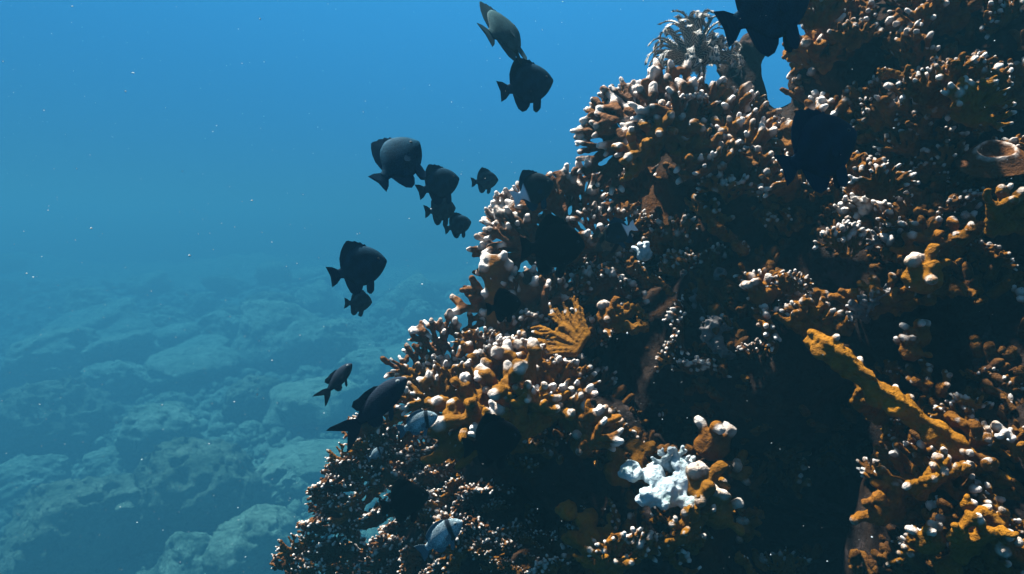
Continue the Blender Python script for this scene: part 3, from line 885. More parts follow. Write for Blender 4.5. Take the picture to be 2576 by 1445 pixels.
# golden fan and the white fingered colonies below it
C(1462, 866, 148, 'fan', 0, -62, 8, -36, 'coral_gold', 1.52, 'bright golden ribbed coral fan spread open in the sunlight', sink=0.0)
C(1295, 920, 95, 'bouquet', 1, -5, 10, 20, 'coral', 1.58, 'upright white coral finger between two golden blades')
C(1340, 930, 75, 'knob', 2, -10, 0, 20, 'coral', 1.52, 'orange coral with fat white tips under the golden fan')
C(1395, 990, 105, 'plate', 3, 5, 10, 10, 'coral', 1.50, 'thick lobed coral plate with a white rim below the golden fan')
C(1290, 1090, 205, 'antler', 0, -32, 15, 25, 'coral_gold', 1.46, 'large orange coral with stout white tipped arms, centre of the lower reef', parts=[('antler', 1, -30, -40, 150, -68, 30, 20), ('plate', 3, 25, -10, 150, 8, 30, 25), ('antler', 2, 30, -60, 120, 15, 0, 40)])
C(1130, 1010, 110, 'plate', 1, -12, 20, 15, 'coral_gold', 1.54, 'orange coral plate with a white forked edge near the two slender fish')
C(1450, 1085, 140, 'plate', 2, 14, -30, 25, 'coral', 1.46, 'coral branch with a curved row of white beads beside the dark hollow', parts=[('knob', 3, 30, -20, 70, 45, 0, 10), ('knob', 0, 10, 30, 60, 20, 0, 20)])
C(1490, 1100, 70, 'knob', 3, 20, 0, 20, 'coral_gold', 1.44, 'golden knobbed coral with a small round mouth beside the dark hollow')
C(1290, 1130, 90, 'antler', 2, 40, 20, 30, 'coral_gold', 1.52, 'orange coral stub behind the black fish in the lower reef')
# the bleached plate and what stands around it
C(1660, 1222, 215, 'sheet', 0, 12, 10, 46, 'coral_white', 1.34, 'flat bleached white coral crust glowing in the sun', name='bleached_coral')
C(1690, 1180, 62, 'antler', 1, 0, 10, 10, 'coral_white', 1.38, 'small bleached white coral head standing on the flat white crust', name='bleached_coral')
C(1575, 1170, 180, 'sheet', 1, -10, 0, 60, 'coral_gold', 1.44, 'smooth orange coral sheet between the dark hollow and the white crust', name='encrusting_coral')
C(1760, 1230, 100, 'knob', 0, 20, 0, 20, 'coral_gold', 1.36, 'golden bubbly coral cluster on the far side of the white crust')
C(1800, 1290, 75, 'knob', 2, 40, 0, 10, 'coral_gold', 1.34, 'golden coral lump carrying one egg shaped white knob')
C(1790, 1120, 75, 'knob', 1, 30, 0, 15, 'coral', 1.42, 'pair of round coral knobs with white caps above the golden cluster')
C(1890, 1085, 80, 'ledge', 1, -20, 0, 0, 'coral', 1.42, 'short orange coral ledge with a white bead at its end in the dark hollow')
C(1740, 1350, 105, 'antler', 1, -10, 40, 20, 'coral_gold', 1.32, 'orange forked coral below the white crust')
C(1860, 1390, 105, 'ledge', 0, 55, 0, 0, 'coral_gold', 1.30, 'short slanting orange coral bar beside the black cavity')
C(1570, 1400, 95, 'bouquet', 0, 5, 10, 15, 'coral', 1.34, 'coral stalk with a chain of egg shaped white beads near the bottom edge')
C(1390, 1445, 60, 'bouquet', 1, -30, 0, 15, 'coral', 1.40, 'pair of slanting white coral fingers at the bottom edge')
C(1520, 1450, 90, 'antler', 0, 10, 0, 15, 'coral_gold', 1.34, 'orange coral stump rising from the bottom edge')
C(1480, 1340, 200, 'sheet', 0, 20, 0, 60, 'coral_gold', 1.44, 'shaded orange coral sheet in the lower reef', name='encrusting_coral')
# the right hand wall
C(2040, 836, 575, 'ridge', 0, 40, -24, 0, 'coral_gold', 1.20, 'long orange coral ridge slanting down towards the picture edge', parts=[('ledge', 1, 130, 120, 300, 46, 20, 0)])
C(2030, 835, 90, 'antler', 1, -5, 0, 10, 'coral', 1.26, 'coral lump with a big square white tip at the head of the long ridge')
C(1985, 735, 60, 'bouquet', 0, 5, 0, 5, 'coral', 1.34, 'upright white coral finger rising above a row of round beads')
C(1920, 740, 55, 'knob', 2, -10, 0, 10, 'coral', 1.38, 'row of round white coral beads beside the upright white finger')
C(1790, 555, 130, 'ledge', 1, 38, 0, 0, 'coral', 1.46, 'slanting orange coral blade with a bright edge pointing into shadow')
C(2140, 460, 80, 'antler', 0, 10, 0, 20, 'coral', 1.22, 'white crowned coral knob beneath the blurred blue fish')
C(2210, 490, 85, 'plate', 1, 15, 10, 20, 'coral', 1.20, 'orange coral plate with a frilled white edge beside the white crowned knob')
C(2340, 255, 95, 'plate', 0, 5, 10, 15, 'coral', 1.12, 'white edged coral plate in the upper part of the right wall', parts=[('plate', 2, 70, -10, 100, 20, 20, 20)])
C(2430, 300, 110, 'plate', 3, 25, 15, 20, 'coral_gold', 1.10, 'golden coral plate with bright blue white tips on the right wall')
C(2140, 120, 70, 'antler', 2, 5, 0, 15, 'coral', 1.28, 'coral knob with a cauliflower white head near the top edge')
C(2060, 60, 90, 'plate', 2, -5, 10, 15, 'coral', 1.34, 'brown coral rim beside the big dark fish at the top edge')
C(2210, 175, 110, 'ledge', 0, 12, 0, 0, 'coral_gold', 1.24, 'golden coral ledge with an upright knob high on the right wall')
C(2130, 640, 90, 'bouquet', 1, 5, 10, 15, 'coral', 1.26, 'vertical string of white coral beads on the right wall')
C(2320, 700, 90, 'knob', 0, 0, 0, 10, 'coral_gold', 1.14, 'round golden coral boss with a curled white lip on the right wall')
C(2500, 580, 120, 'antler', 1, 30, 20, 20, 'coral_gold', 1.06, 'golden coral fingers stacked against the picture edge')
C(2400, 600, 130, 'ledge', 1, -25, 0, 0, 'coral_gold', 1.10, 'blurred golden coral ledge rising towards the picture edge')
C(2310, 850, 50, 'knob', 1, 10, 0, 5, 'coral', 1.18, 'single bright coral bead in the shade of the right wall')
C(2290, 885, 45, 'knob', 2, 20, 0, 5, 'coral', 1.18, 'second bright coral bead just below the first in the shade')
C(2320, 1240, 130, 'antler', 2, 10, 30, 20, 'coral_gold', 1.06, 'golden coral lump with an oval white knob in the lower corner')
C(2300, 1330, 170, 'ledge', 0, 48, 0, 0, 'coral_gold', 1.04, 'golden knobbed coral ridge running down to the bottom edge', parts=[('knob', 1, 20, 20, 60, 0, 0, 10), ('knob', 3, 70, 90, 60, 20, 0, 10)])
C(2480, 1290, 190, 'ledge', 1, 20, 0, 0, 'coral_gold', 1.00, 'thick golden coral arm reaching to the picture edge in the lower corner')
C(2420, 1400, 150, 'antler', 0, 30, 20, 20, 'coral_gold', 1.02, 'orange coral mass in the very bottom corner')
C(1590, 800, 85, 'crust', 1, 0, 0, 55, 'coral_gold', 1.56, 'small golden coral cap with a white dot, beside the golden fan', name='encrusting_coral')
C(1530, 800, 60, 'knob', 0, 10, 0, 10, 'coral', 1.56, 'brown coral tuft with a white bar behind the golden fan')
C(1620, 640, 34, 'knob', 1, 0, 0, 10, 'coral_white', 1.52, 'small round bleached coral ball on the shaded reef face', name='bleached_coral')
C(1640, 690, 80, 'ledge', 0, 40, 0, 0, 'coral', 1.52, 'coral finger with a white ball at its upper end below the bleached ball')
C(1780, 760, 110, 'crust', 0, 10, 0, 60, 'coral_grey', None, 'grey lumpy dead coral crust on the shaded reef face', name='dead_coral')
C(1830, 850, 110, 'crust', 1, 40, 0, 60, 'coral_grey', None, 'grey dead coral streak running down towards the dark hollow', name='dead_coral')
C(1560, 1085, 110, 'crust', 0, -10, 0, 40, 'coral_grey', None, 'ragged grey dead coral rim at the edge of the dark hollow', name='dead_coral')
C(2240, 610, 75, 'fine', 0, 0, 20, 20, 'coral_grey', None, 'grey feathery coral tuft on the right wall', name='dead_coral')
C(2200, 800, 95, 'fine', 1, 10, 20, 20, 'coral_grey', None, 'grey brown twiggy coral patch on the shaded right wall', name='dead_coral')

# the finely branched skirt along the lower left edge
rf = random.Random(31)
skirt = [(975, 1075, 75), (930, 1110, 65), (1000, 1130, 60), (905, 1160, 60), (880, 1200, 55), (940, 1200, 70), (990, 1220, 80), (850, 1240, 60), (840, 1280, 60), (905, 1280, 60),
         (820, 1340, 60), (880, 1350, 60), (780, 1390, 60), (840, 1410, 60), (740, 1440, 60), (800, 1460, 60), (960, 1310, 60), (1010, 1350, 60), (930, 1400, 70), (1000, 1430, 70), (1070, 1400, 60),
         (880, 1450, 60), (1060, 1180, 50), (1110, 1220, 60), (1150, 1250, 60), (1180, 1330, 60), (1200, 1400, 70), (1260, 1370, 60), (1140, 1440, 60), (1080, 1300, 50), (1060, 1130, 60), (1110, 1150, 55), (960, 1150, 60), (900, 1230, 60), (870, 1310, 60), (1040, 1250, 60)]
MATWORD = {'coral_plain': 'plain orange', 'coral': 'orange brown', 'coral_brown': 'dark brown', 'coral_gold': 'golden', 'coral_grey': 'grey', 'coral_white': 'white'}
KINDWORD = {'lace': 'open branched coral', 'plate': 'coral plate', 'wide': 'wide coral plate', 'knob': 'knobbed coral lump', 'antler': 'forked coral', 'bouquet': 'beaded coral sprig', 'fine': 'twiggy coral tuft', 'crust': 'coral crust', 'tall': 'coral blade'}
SKIRT_H = HEROES + [(1020, 1262, 'black fish in the shade'), (1110, 1352, 'pale netted fish'), (944, 1022, 'large slender grey fish'), (945, 1142, 'tiny pale fish'), (1052, 1066, 'pale blue barred fish'), (1240, 1112, 'black fish by the orange coral')]
for i_, (x_, y_, h_) in enumerate(skirt):
    loc_, nor_, ok_ = hit(x_, y_, 1.62)
    m_ = 'coral_brown' if i_ % 3 else 'coral'
    C(x_, y_, h_ * 1.15, 'fine', i_, rf.uniform(-45, 15), rf.uniform(-40, 40), rf.uniform(0, 30), m_, None if ok_ else 1.66,
      which(('dark ' if m_ == 'coral_brown' else 'orange ') + 'twiggy tuft on the reef skirt', x_, y_, SKIRT_H), group='fine coral tufts on the lower reef skirt')

# ------------------------------------------------------------------ smaller corals crowding the rock
HOLLOWS = [(1600, 960, 130, 130), (2080, 1310, 190, 130), (1960, 1010, 160, 120), (2380, 860, 200, 150), (1640, 780, 90, 70), (1400, 640, 90, 70), (2100, 650, 130, 60), (1420, 1230, 120, 90), (2150, 230, 90, 60), (1965, 180, 60, 90), (1500, 440, 75, 75), (1180, 740, 60, 60), (1000, 760, 60, 70)]   # open shaded hollows
def filler(n, box, kinds, size, mats, group, seed, min_gap=40, name='fire_coral'):
    r = random.Random(seed); used = []; made = 0; tries = 0
    while made < n and tries < n * 30:
        tries += 1
        x, y = r.uniform(box[0], box[2]), r.uniform(box[1], box[3])
        if any((x - a) ** 2 + (y - b) ** 2 < min_gap ** 2 for a, b in used): continue
        loc, nor, ok = hit(x, y)
        if not ok or any(((x - a) / c) ** 2 + ((y - b) / d) ** 2 < .8 for a, b, c, d in HOLLOWS): continue
        used.append((x, y))
        g = (nor * 0.55 + Vector((0, 0, 0.8)) + Vector((r.uniform(-.35, .35), r.uniform(-.35, .35), r.uniform(-.2, .2)))).normalized()
        k = r.choice(kinds); i = r.randrange(9); m = r.choice(mats)
        d = -(CAMM.inverted() @ loc).z
        f_ = r.uniform(.65, 1.4)
        s = size * f_ * d / PXF / P[k][i % len(P[k])]['hgt']
        q = g.to_track_quat('Z', 'Y').to_matrix().to_4x4()
        o = add(name, coral_mesh(k, i, m))
        o.matrix_world = Matrix.Translation(loc - nor * 0.012) @ q @ Matrix.Rotation(r.gauss(0, .7), 4, 'Z') @ Matrix.Scale(s, 4)
        sz = 'tiny' if f_ < .85 else ('small' if f_ < 1.15 else 'stout')
        tag(o, which(f"{sz} {MATWORD[m]} {KINDWORD[k]}", x, y, HEROES), 'coral', group)
        made += 1
filler(8, (1600, 250, 2000, 620), ['lace', 'lace', 'plate', 'antler'], 105, ['coral_plain', 'coral_gold'], 'small corals of the upper cluster', 41)
filler(30, (1980, 0, 2576, 420), ['plate', 'lace', 'plate', 'antler', 'bouquet'], 105, ['coral_plain', 'coral_plain', 'coral'], 'small corals of the upper right wall', 42)
filler(26, (1900, 420, 2576, 1000), ['plate', 'lace', 'bouquet', 'antler', 'crust'], 95, ['coral_plain', 'coral_plain', 'coral_plain', 'coral'], 'small corals of the shaded right wall', 43, 50)
filler(20, (1300, 560, 1900, 1000), ['lace', 'plate', 'bouquet', 'bouquet'], 90, ['coral_plain', 'coral_plain', 'coral_brown'], 'small corals of the reef middle', 44)
filler(16, (1000, 860, 1560, 1200), ['plate', 'lace', 'bouquet', 'antler'], 85, ['coral_plain', 'coral_plain', 'coral_gold'], 'small corals of the left shoulder', 45)
filler(34, (780, 1180, 1500, 1445), ['fine', 'fine', 'bouquet', 'lace'], 58, ['coral_plain', 'coral_plain', 'coral_brown'], 'small corals low on the near reef', 46)
filler(16, (1450, 1180, 2000, 1445), ['plate', 'knob', 'antler', 'crust'], 70, ['coral', 'coral_gold'], 'small corals around the bleached crust', 47)
filler(18, (2250, 1000, 2576, 1445), ['antler', 'lace', 'plate', 'antler'], 115, ['coral_gold', 'coral_plain', 'coral'], 'small corals in the lower corner', 48)

# ------------------------------------------------------------------ the fine growth between the colonies
def coral_turf():
    """short coral fingers and knobs covering the rock between the colonies, too many to count"""
    r = random.Random(61); rn = np.random.default_rng(61)
    seg, rings = 6, 4
    ang = np.arange(seg) * 2 * np.pi / seg
    VV, FF, TT, nv = [], [], [], 0
    q0 = np.array([[i * seg + j, i * seg + (j + 1) % seg, (i + 1) * seg + (j + 1) % seg, (i + 1) * seg + j] for i in range(rings) for j in range(seg)])
    made = 0
    while made < 900:
        x, y = r.uniform(700, 2580), r.uniform(-10, 1450)
        loc, nor, ok = hit(x, y)
        if not ok: continue
        patch = float(vnoise(np.array([loc]) * 5.5, 77)[0])
        if patch < .05 and r.random() < .9: continue
        if y < 640 and x < 2000 and r.random() < .85: continue
        if any(((x - a) / c) ** 2 + ((y - b) / d) ** 2 < 1 and r.random() < .93 for a, b, c, d in HOLLOWS): continue
        made += 1
        d = (loc - CAMM.translation).length
        big = (0.7 if x < 1300 else 1.15) * r.uniform(.6, 1.6)
        base_dir = (nor * r.uniform(.4, 1.0) + Vector((0, 0, 1)) * r.uniform(.3, .9) + Vector((r.uniform(-.5, .5), r.uniform(-.5, .5), 0))).normalized()
        side = base_dir.cross(Vector((r.uniform(-1, 1), r.uniform(-1, 1), r.uniform(-1, 1)))).normalized()
        white = r.random() < .03
        for kf in range(r.choice((2, 3, 4, 5, 6))):
            L = r.uniform(.008, .024) * big; rad = r.uniform(.0034, .0072) * big
            dr = (base_dir + side * r.uniform(-.9, .9) + Vector((r.uniform(-.3, .3), r.uniform(-.3, .3), r.uniform(-.3, .3)))).normalized()
            p = loc + side * r.uniform(-.018, .018) * big - nor * .006
            u = dr.orthogonal().normalized(); v = dr.cross(u)
            bend = Vector((r.uniform(-1, 1), r.uniform(-1, 1), r.uniform(-.4, 1))) * .006 * big
            P_, D_, U_, W_, B_ = (np.array(t) for t in (p, dr, u, v, bend))
            for i, (t, rr) in enumerate(((0, 1.25), (.4, .95), (.75, 1.0), (.95, .72), (1.05, .12))):
                c = P_ + D_ * (L * t) + B_ * t * t
                VV.append(c + rad * rr * (np.cos(ang)[:, None] * U_ + np.sin(ang)[:, None] * W_) * (1 + rn.uniform(-.15, .15)))
                TT.append(np.full(seg, max(0, (t - .45) * 1.7) if white else 0.0))
            FF.append(q0 + nv); nv += seg * (rings + 1)
    o = add('coral_turf', make_mesh('coral_turf', np.concatenate(VV), np.concatenate(FF), {'tip': np.concatenate(TT)}), MAT['coral_turf'])
    tag(o, 'fine brown coral fingers covering the reef rock between the colonies', 'coral', kind='stuff')
MAT['coral_turf'] = coral_material('turf_coral', (0.020, 0.007, 0.002), (0.110, 0.041, 0.003), (0.36, 0.30, 0.27))
coral_turf()

# ------------------------------------------------------------------ feather star
def feather_arm(seed, length=0.15):
    """one curled arm with side pinnules; it rises along +Z and curls towards +X"""
    rs = random.Random(seed)
    V, Fc, T = [], [], []
    n = 40
    p = Vector((0, 0, 0)); a = 0.0
    curl = rs.uniform(1.2, 3.2); start = rs.uniform(.45, .7)
    prev = None
    for j in range(n + 1):
        t = j / n
        a = -0.25 + (0.35 * t if t < start else 0.35 * start + curl * (t - start) / (1 - start))
        d = Vector((math.sin(a), 0, math.cos(a)))
        nrm = Vector((math.cos(a), 0, -math.sin(a)))
        r = 0.0028 * (1 - .65 * t)
        ring = [p + nrm * r, p + Vector((0, r, 0)), p - nrm * r, p + Vector((0, -r, 0))]
        k = len(V); V += ring; T += [t] * 4
        if prev is not None:
            Fc += [(prev + q, prev + (q + 1) % 4, k + (q + 1) % 4, k + q) for q in range(4)]
        prev = k
        if j > 3:
            for sgn in (-1, 1):
                for sub in (0, .5):
                    b = p + d * (length / n) * sub
                    L = 0.021 * (1 - .5 * t) * rs.uniform(.8, 1.1)
                    e_ = b + Vector((0, sgn * L * .85, 0)) + d * L * .45 - nrm * L * rs.uniform(.05, .4)
                    w = d * 0.0018; u = nrm * 0.0014
                    k2 = len(V)
                    V += [b + w, b - w + u, b - w - u, e_]; T += [t, t, t, min(1, t + .25)]
                    Fc += [(k2, k2 + 1, k2 + 3, k2 + 3), (k2 + 1, k2 + 2, k2 + 3, k2 + 3), (k2 + 2, k2, k2 + 3, k2 + 3)]
        p = p + d * (length / n)
    Fc = [f if f[2] != f[3] else f[:3] for f in Fc]
    me = mesh_any('feather_arm', V, Fc)
    at_ = me.attributes.new('tip', 'FLOAT', 'POINT'); at_.data.foreach_set('value', T)
    return me

def feather_star():
    m, n, l, b = new_mat('feather_star_skin')
    A = N(n, 'ShaderNodeAttribute', attribute_name='tip')
    w = N(n, 'ShaderNodeMath', operation='MULTIPLY'); w.inputs[1].default_value = 60; l.new(A.outputs['Fac'], w.inputs[0])
    sn = N(n, 'ShaderNodeMath', operation='SINE'); l.new(w.outputs[0], sn.inputs[0])
    r = ramp(n, [(0.35, (0.03, 0.038, 0.042)), (0.65, (0.32, 0.28, 0.24))])
    mr = N(n, 'ShaderNodeMapRange'); mr.inputs['From Min'].default_value = -1; l.new(sn.outputs[0], mr.inputs['Value']); l.new(mr.outputs[0], r.inputs[0])
    l.new(r.outputs[0], b.inputs['Base Color']); b.inputs['Roughness'].default_value = .8
    arms = [feather_arm(s_) for s_ in range(6)]
    for me in arms: me.materials.append(m)
    root = bpy.data.objects.new('feather_star', None); COL.objects.link(root); root.empty_display_size = .03
    root.location = at(1745, 160, 1.68)
    tag(root, 'grey and white banded feather star with curled arms perched on the reef crest', 'feather star')
    f = Field((-.05, -.05, -.05), (.05, .05, .05), .004, .01); f.ellipsoid((0, 0, -.005), (.022, .022, .016))
    V, Q = f.mesh('d'); me = make_mesh('disc', V, Q); me.materials.append(m); add('disc', me, parent=root)
    rs = random.Random(9)
    for i in range(90):
        th = 2 * math.pi * i / 90 * 13 + rs.uniform(-.2, .2); el = rs.uniform(-.45, 1.25)
        o = add('arm', arms[i % 6], parent=root)
        o.matrix_local = Matrix.Rotation(th, 4, 'Z') @ Matrix.Rotation(math.pi / 2 - el - .2, 4, 'Y') @ Matrix.Translation((0, 0, .012)) @ Matrix.Rotation(rs.uniform(-.8, .8), 4, 'Z') @ Matrix.Scale(rs.uniform(.75, 1.05), 4)
feather_star()

# ------------------------------------------------------------------ barnacles and the open tube
def lathe(profile, seg=22, wob=0.0, seed=0):
    rs = random.Random(seed); V, Fc = [], []
    k = len(profile); ph = rs.uniform(0, 6)
    for i in range(seg):
        a = 2 * math.pi * i / seg; w = 1 + wob * math.sin(3 * a + ph) + wob * .6 * math.sin(5 * a + 2 * ph)
        V += [(r * w * math.cos(a), r * w * math.sin(a), z) for r, z in profile]
    for i in range(seg):
        j = (i + 1) % seg
        Fc += [(i * k + q, j * k + q, j * k + q + 1, i * k + q + 1) for q in range(k - 1)]
    return mesh_any('shell', V, Fc, True)
BARN = lathe([(.020, -.01), (.019, .004), (.014, .014), (.0105, .0165), (.008, .014), (.007, .002), (.0005, -.002)], 20, .08, 3)
BARN.materials.append(MAT['coral_grey'])
for i_, (x_, y_, h_, lb_) in enumerate([(1783, 662, 34, 'small grey barnacle ring, upper of a pair on the shaded reef face'), (1812, 690, 36, 'small grey barnacle ring, lower of a pair on the shaded reef face'),
                                        (1722, 690, 24, 'pale round barnacle beside the coral finger with a ball end')]):
    loc_, nor_, ok_ = hit(x_, y_)
    o = add('barnacle', BARN); d_ = -(CAMM.inverted() @ loc_).z
    o.matrix_world = Matrix.Translation(loc_) @ (nor_ + Vector((0, -.6, .3))).to_track_quat('Z', 'Y').to_matrix().to_4x4() @ Matrix.Scale(h_ * d_ / PXF / .04, 4)
    tag(o, lb_, 'barnacle', 'barnacles on the reef face')
TUBE = lathe([(.085, -.045), (.070, -.03), (.055, -.012), (.046, .002), (.043, .006), (.040, .004), (.036, -.008), (.030, -.03), (.001, -.034)], 40, .05, 5)
_t = TUBE.attributes.new('tip', 'FLOAT', 'POINT'); _t.data.foreach_set('value', [(.42 + .25 * math.sin(v.co.x * 160) * math.cos(v.co.y * 210) if v.co.z > .0005 else 0.0) for v in TUBE.vertices])
TUBE.materials.append(MAT['coral_brown'])
o = add('tube_mouth', TUBE)
loc_, nor_, ok_ = hit(2505, 378)
o.matrix_world = Matrix.Translation(loc_ - ray(2505, 378) * .06) @ Matrix.Rotation(R(34), 4, 'X') @ Matrix.Rotation(R(-16), 4, 'Y') @ Matrix.Diagonal((.72, .72, .5, 1))
tag(o, 'oval open tube mouth with a pale rim at the picture edge of the right wall', 'tube sponge')

# ------------------------------------------------------------------ fish
def fish_material(name, base, edge, net=0.5, rough=0.5, bars=(), rear=None, spec=0.02, belly=None):
    """scaled skin; bars are (x, half width, slant, colour) in body lengths; rear = (x, colour)"""
    m, n, l, b = new_mat(name)
    tc = N(n, 'ShaderNodeTexCoord')
    mp = N(n, 'ShaderNodeMapping'); mp.inputs['Scale'].default_value = (46, 10, 40); mp.inputs['Rotation'].default_value = (0, R(42), 0)
    l.new(tc.outputs['Object'], mp.inputs['Vector'])
    v = N(n, 'ShaderNodeTexVoronoi'); v.inputs['Scale'].default_value = 1.0; v.inputs['Randomness'].default_value = 0.35
    l.new(mp.outputs[0], v.inputs['Vector'])
    r = ramp(n, [(0.25, base), (0.66, edge)]); l.new(v.outputs['Distance'], r.inputs[0])
    nz = noise(n, l, 7, 3, .5, tc.outputs['Object'])
    c = mixc(n, l, net, base, r.outputs[0])
    nr = ramp(n, [(.35, (.72, .72, .72)), (.7, (1.15, 1.15, 1.15))]); l.new(nz.outputs['Fac'], nr.inputs[0])
    c = mixc(n, l, 1.0, c, nr.outputs[0], 'MULTIPLY')
    sx = N(n, 'ShaderNodeSeparateXYZ'); l.new(tc.outputs['Object'], sx.inputs[0])
    for (x0, hw, slant, colr) in bars:
        ma = N(n, 'ShaderNodeMath', operation='MULTIPLY_ADD'); ma.inputs[1].default_value = slant
        l.new(sx.outputs['Z'], ma.inputs[0]); l.new(sx.outputs['X'], ma.inputs[2])
        cp = N(n, 'ShaderNodeMath', operation='SUBTRACT'); cp.inputs[1].default_value = x0; l.new(ma.outputs[0], cp.inputs[0])
        ab = N(n, 'ShaderNodeMath', operation='ABSOLUTE'); l.new(cp.outputs[0], ab.inputs[0])
        mr = N(n, 'ShaderNodeMapRange'); mr.inputs['From Min'].default_value = hw; mr.inputs['From Max'].default_value = hw * 1.7 + .01
        mr.inputs['To Min'].default_value = 1; mr.inputs['To Max'].default_value = 0; l.new(ab.outputs[0], mr.inputs['Value'])
        c = mixc(n, l, mr.outputs[0], c, colr)
    if rear:
        mr = N(n, 'ShaderNodeMapRange'); mr.inputs['From Min'].default_value = rear[0] + .02; mr.inputs['From Max'].default_value = rear[0] - .02
        l.new(sx.outputs['X'], mr.inputs['Value'])
        c = mixc(n, l, mr.outputs[0], c, rear[1])
    l.new(c, b.inputs['Base Color'])
    b.inputs['Roughness'].default_value = rough + .15; b.inputs['Specular IOR Level'].default_value = spec
    l.new(bump(n, l, v.outputs['Distance'], .12, .01), b.inputs['Normal'])
    return m
def fin_material(name, base, edge, rear=None, tip=None):
    m, n, l, b = new_mat(name)
    tc = N(n, 'ShaderNodeTexCoord')
    w = N(n, 'ShaderNodeTexWave'); w.inputs['Scale'].default_value = 9; w.inputs['Distortion'].default_value = 1.5; w.bands_direction = 'X'
    l.new(tc.outputs['Object'], w.inputs['Vector'])
    c = mixc(n, l, w.outputs['Fac'], base, edge)
    l.new(c, b.inputs['Base Color']); b.inputs['Roughness'].default_value = .8; b.inputs['Specular IOR Level'].default_value = .02
    return m
FM = {
 'dark': (fish_material('dark_damsel_skin', (0.0035, 0.0180, 0.0340), (0.009, 0.034, 0.056), .6), fin_material('dark_damsel_fin', (0.003, 0.015, 0.029), (0.004, 0.019, 0.036))),
 'blue': (fish_material('blue_damsel_skin', (0.002, 0.017, 0.034), (0.007, 0.038, 0.062), .8), fin_material('blue_damsel_fin', (0.004, 0.018, 0.036), (0.006, 0.025, 0.046))),
 'olive': (fish_material('olive_damsel_skin', (.010, .028, .036), (.028, .058, .062), .7), fin_material('olive_damsel_fin', (.007, .022, .031), (.012, .031, .040))),
 'deep': (fish_material('deep_blue_skin', (.003, .013, .027), (.005, .019, .038), .3), fin_material('deep_blue_fin', (.003, .012, .025), (.004, .015, .030))),
 'black': (fish_material('black_damsel_skin', (0.00144, 0.0018, 0.00288), (0.00432, 0.00576, 0.00792), .3, .7, spec=.01), fin_material('black_damsel_fin', (0.00108, 0.00144, 0.00216), (0.00216, 0.00288, 0.00396))),
 'chromis': (fish_material('chromis_skin', (.009, .0145, .024), (.016, .024, .036), .5), fin_material('chromis_fin', (.006, .010, .017), (.009, .014, .022))),
 'banded': (fish_material('banded_damsel_skin', (.33, .41, .43), (.05, .08, .10), .9, bars=((.215, .034, -.25, (.006, .010, .015)),)), fin_material('banded_damsel_fin', (.035, .055, .07), (.06, .09, .11))),
 'half': (fish_material('half_white_skin', (0.0048, 0.0084, 0.012), (0.018, 0.03, 0.039), .3, rear=(-.17, (0.42, 0.444, 0.48))), fin_material('half_white_fin', (0.33, 0.36, 0.408), (0.45, 0.468, 0.504))),
 'tan': (fish_material('tan_fish_skin', (0.132, 0.09, 0.054), (0.072, 0.048, 0.03), .6, bars=((.24, .05, .1, (0.006, 0.006, 0.0072)), (-.2, .05, -.2, (0.0072, 0.006, 0.006)))), fin_material('tan_fish_fin', (0.018, 0.015, 0.012), (0.048, 0.036, 0.024))),
}
def loft(st, seg=18):
    xs = np.array([q[0] for q in st]); X = np.linspace(xs[0], xs[-1], 34)
    cur = [np.interp(-X, -xs, [q[k] for q in st]) for k in (1, 2, 3)]
    for c in cur:
        for _ in range(2):
            c[1:-1] = (c[:-2] + 2 * c[1:-1] + c[2:]) / 4
    V, Fc = [], []
    for i, x in enumerate(X):
        top, bot, w = cur[0][i], cur[1][i], cur[2][i]
        zc, hz = (top + bot) / 2, (top - bot) / 2
        for j in range(seg):
            a = 2 * math.pi * j / seg
            V.append((x, .70 * w * abs(math.cos(a)) ** 1.55 * (1 if math.cos(a) >= 0 else -1), zc + hz * math.sin(a)))
    k = len(X)
    for i in range(k - 1):
        for j in range(seg):
            j2 = (j + 1) % seg
            Fc.append((i * seg + j, i * seg + j2, (i + 1) * seg + j2, (i + 1) * seg + j))
    Fc.append(tuple(range(seg))[::-1]); Fc.append(tuple((k - 1) * seg + j for j in range(seg)))
    return mesh_any('fish_body', V, Fc, True)
def fin(outline, t=.006, M=None):
    k = len(outline)
    cx = sum(p[0] for p in outline) / k; cz = sum(p[1] for p in outline) / k
    V = [(x, t * .35, z) for x, z in outline] + [(x, -t * .35, z) for x, z in outline] + [(cx, t, cz), (cx, -t, cz)]
    Fc = []
    for i in range(k):
        j = (i + 1) % k
        Fc += [(i, j, 2 * k), (k + j, k + i, 2 * k + 1), (j, i, k + i, k + j)]
    if M is not None: V = [M @ Vector(v) for v in V]
    return mesh_any('fin', V, Fc)
def eye_mesh(x, y, z, r):
    V, Fc = [], []
    for s_ in (1,):
        for i in range(7):
            for j in range(12):
                a, b_ = math.pi * i / 6, 2 * math.pi * j / 12
                V.append((x + r * math.sin(a) * math.cos(b_), y + r * .55 * math.cos(a), z + r * math.sin(a) * math.sin(b_)))
        Fc += [(i * 12 + j, i * 12 + (j + 1) % 12, (i + 1) * 12 + (j + 1) % 12, (i + 1) * 12 + j) for i in range(6) for j in range(12)]
    return mesh_any('eye', V, Fc, True)
EYE_RING, _n, _l, _b = new_mat('fish_eye_ring'); _b.inputs['Base Color'].default_value = (.035, .045, .05, 1); _b.inputs['Roughness'].default_value = .6; _b.inputs['Specular IOR Level'].default_value = .03
EYE_PALE, _n, _l, _b = new_mat('fish_eye_pale'); _b.inputs['Base Color'].default_value = (.12, .13, .13, 1); _b.inputs['Roughness'].default_value = .6; _b.inputs['Specular IOR Level'].default_value = .03
EYE_DARK, _n, _l, _b = new_mat('fish_pupil'); _b.inputs['Base Color'].default_value = (.004, .004, .006, 1); _b.inputs['Roughness'].default_value = .5; _b.inputs['Specular IOR Level'].default_value = .03

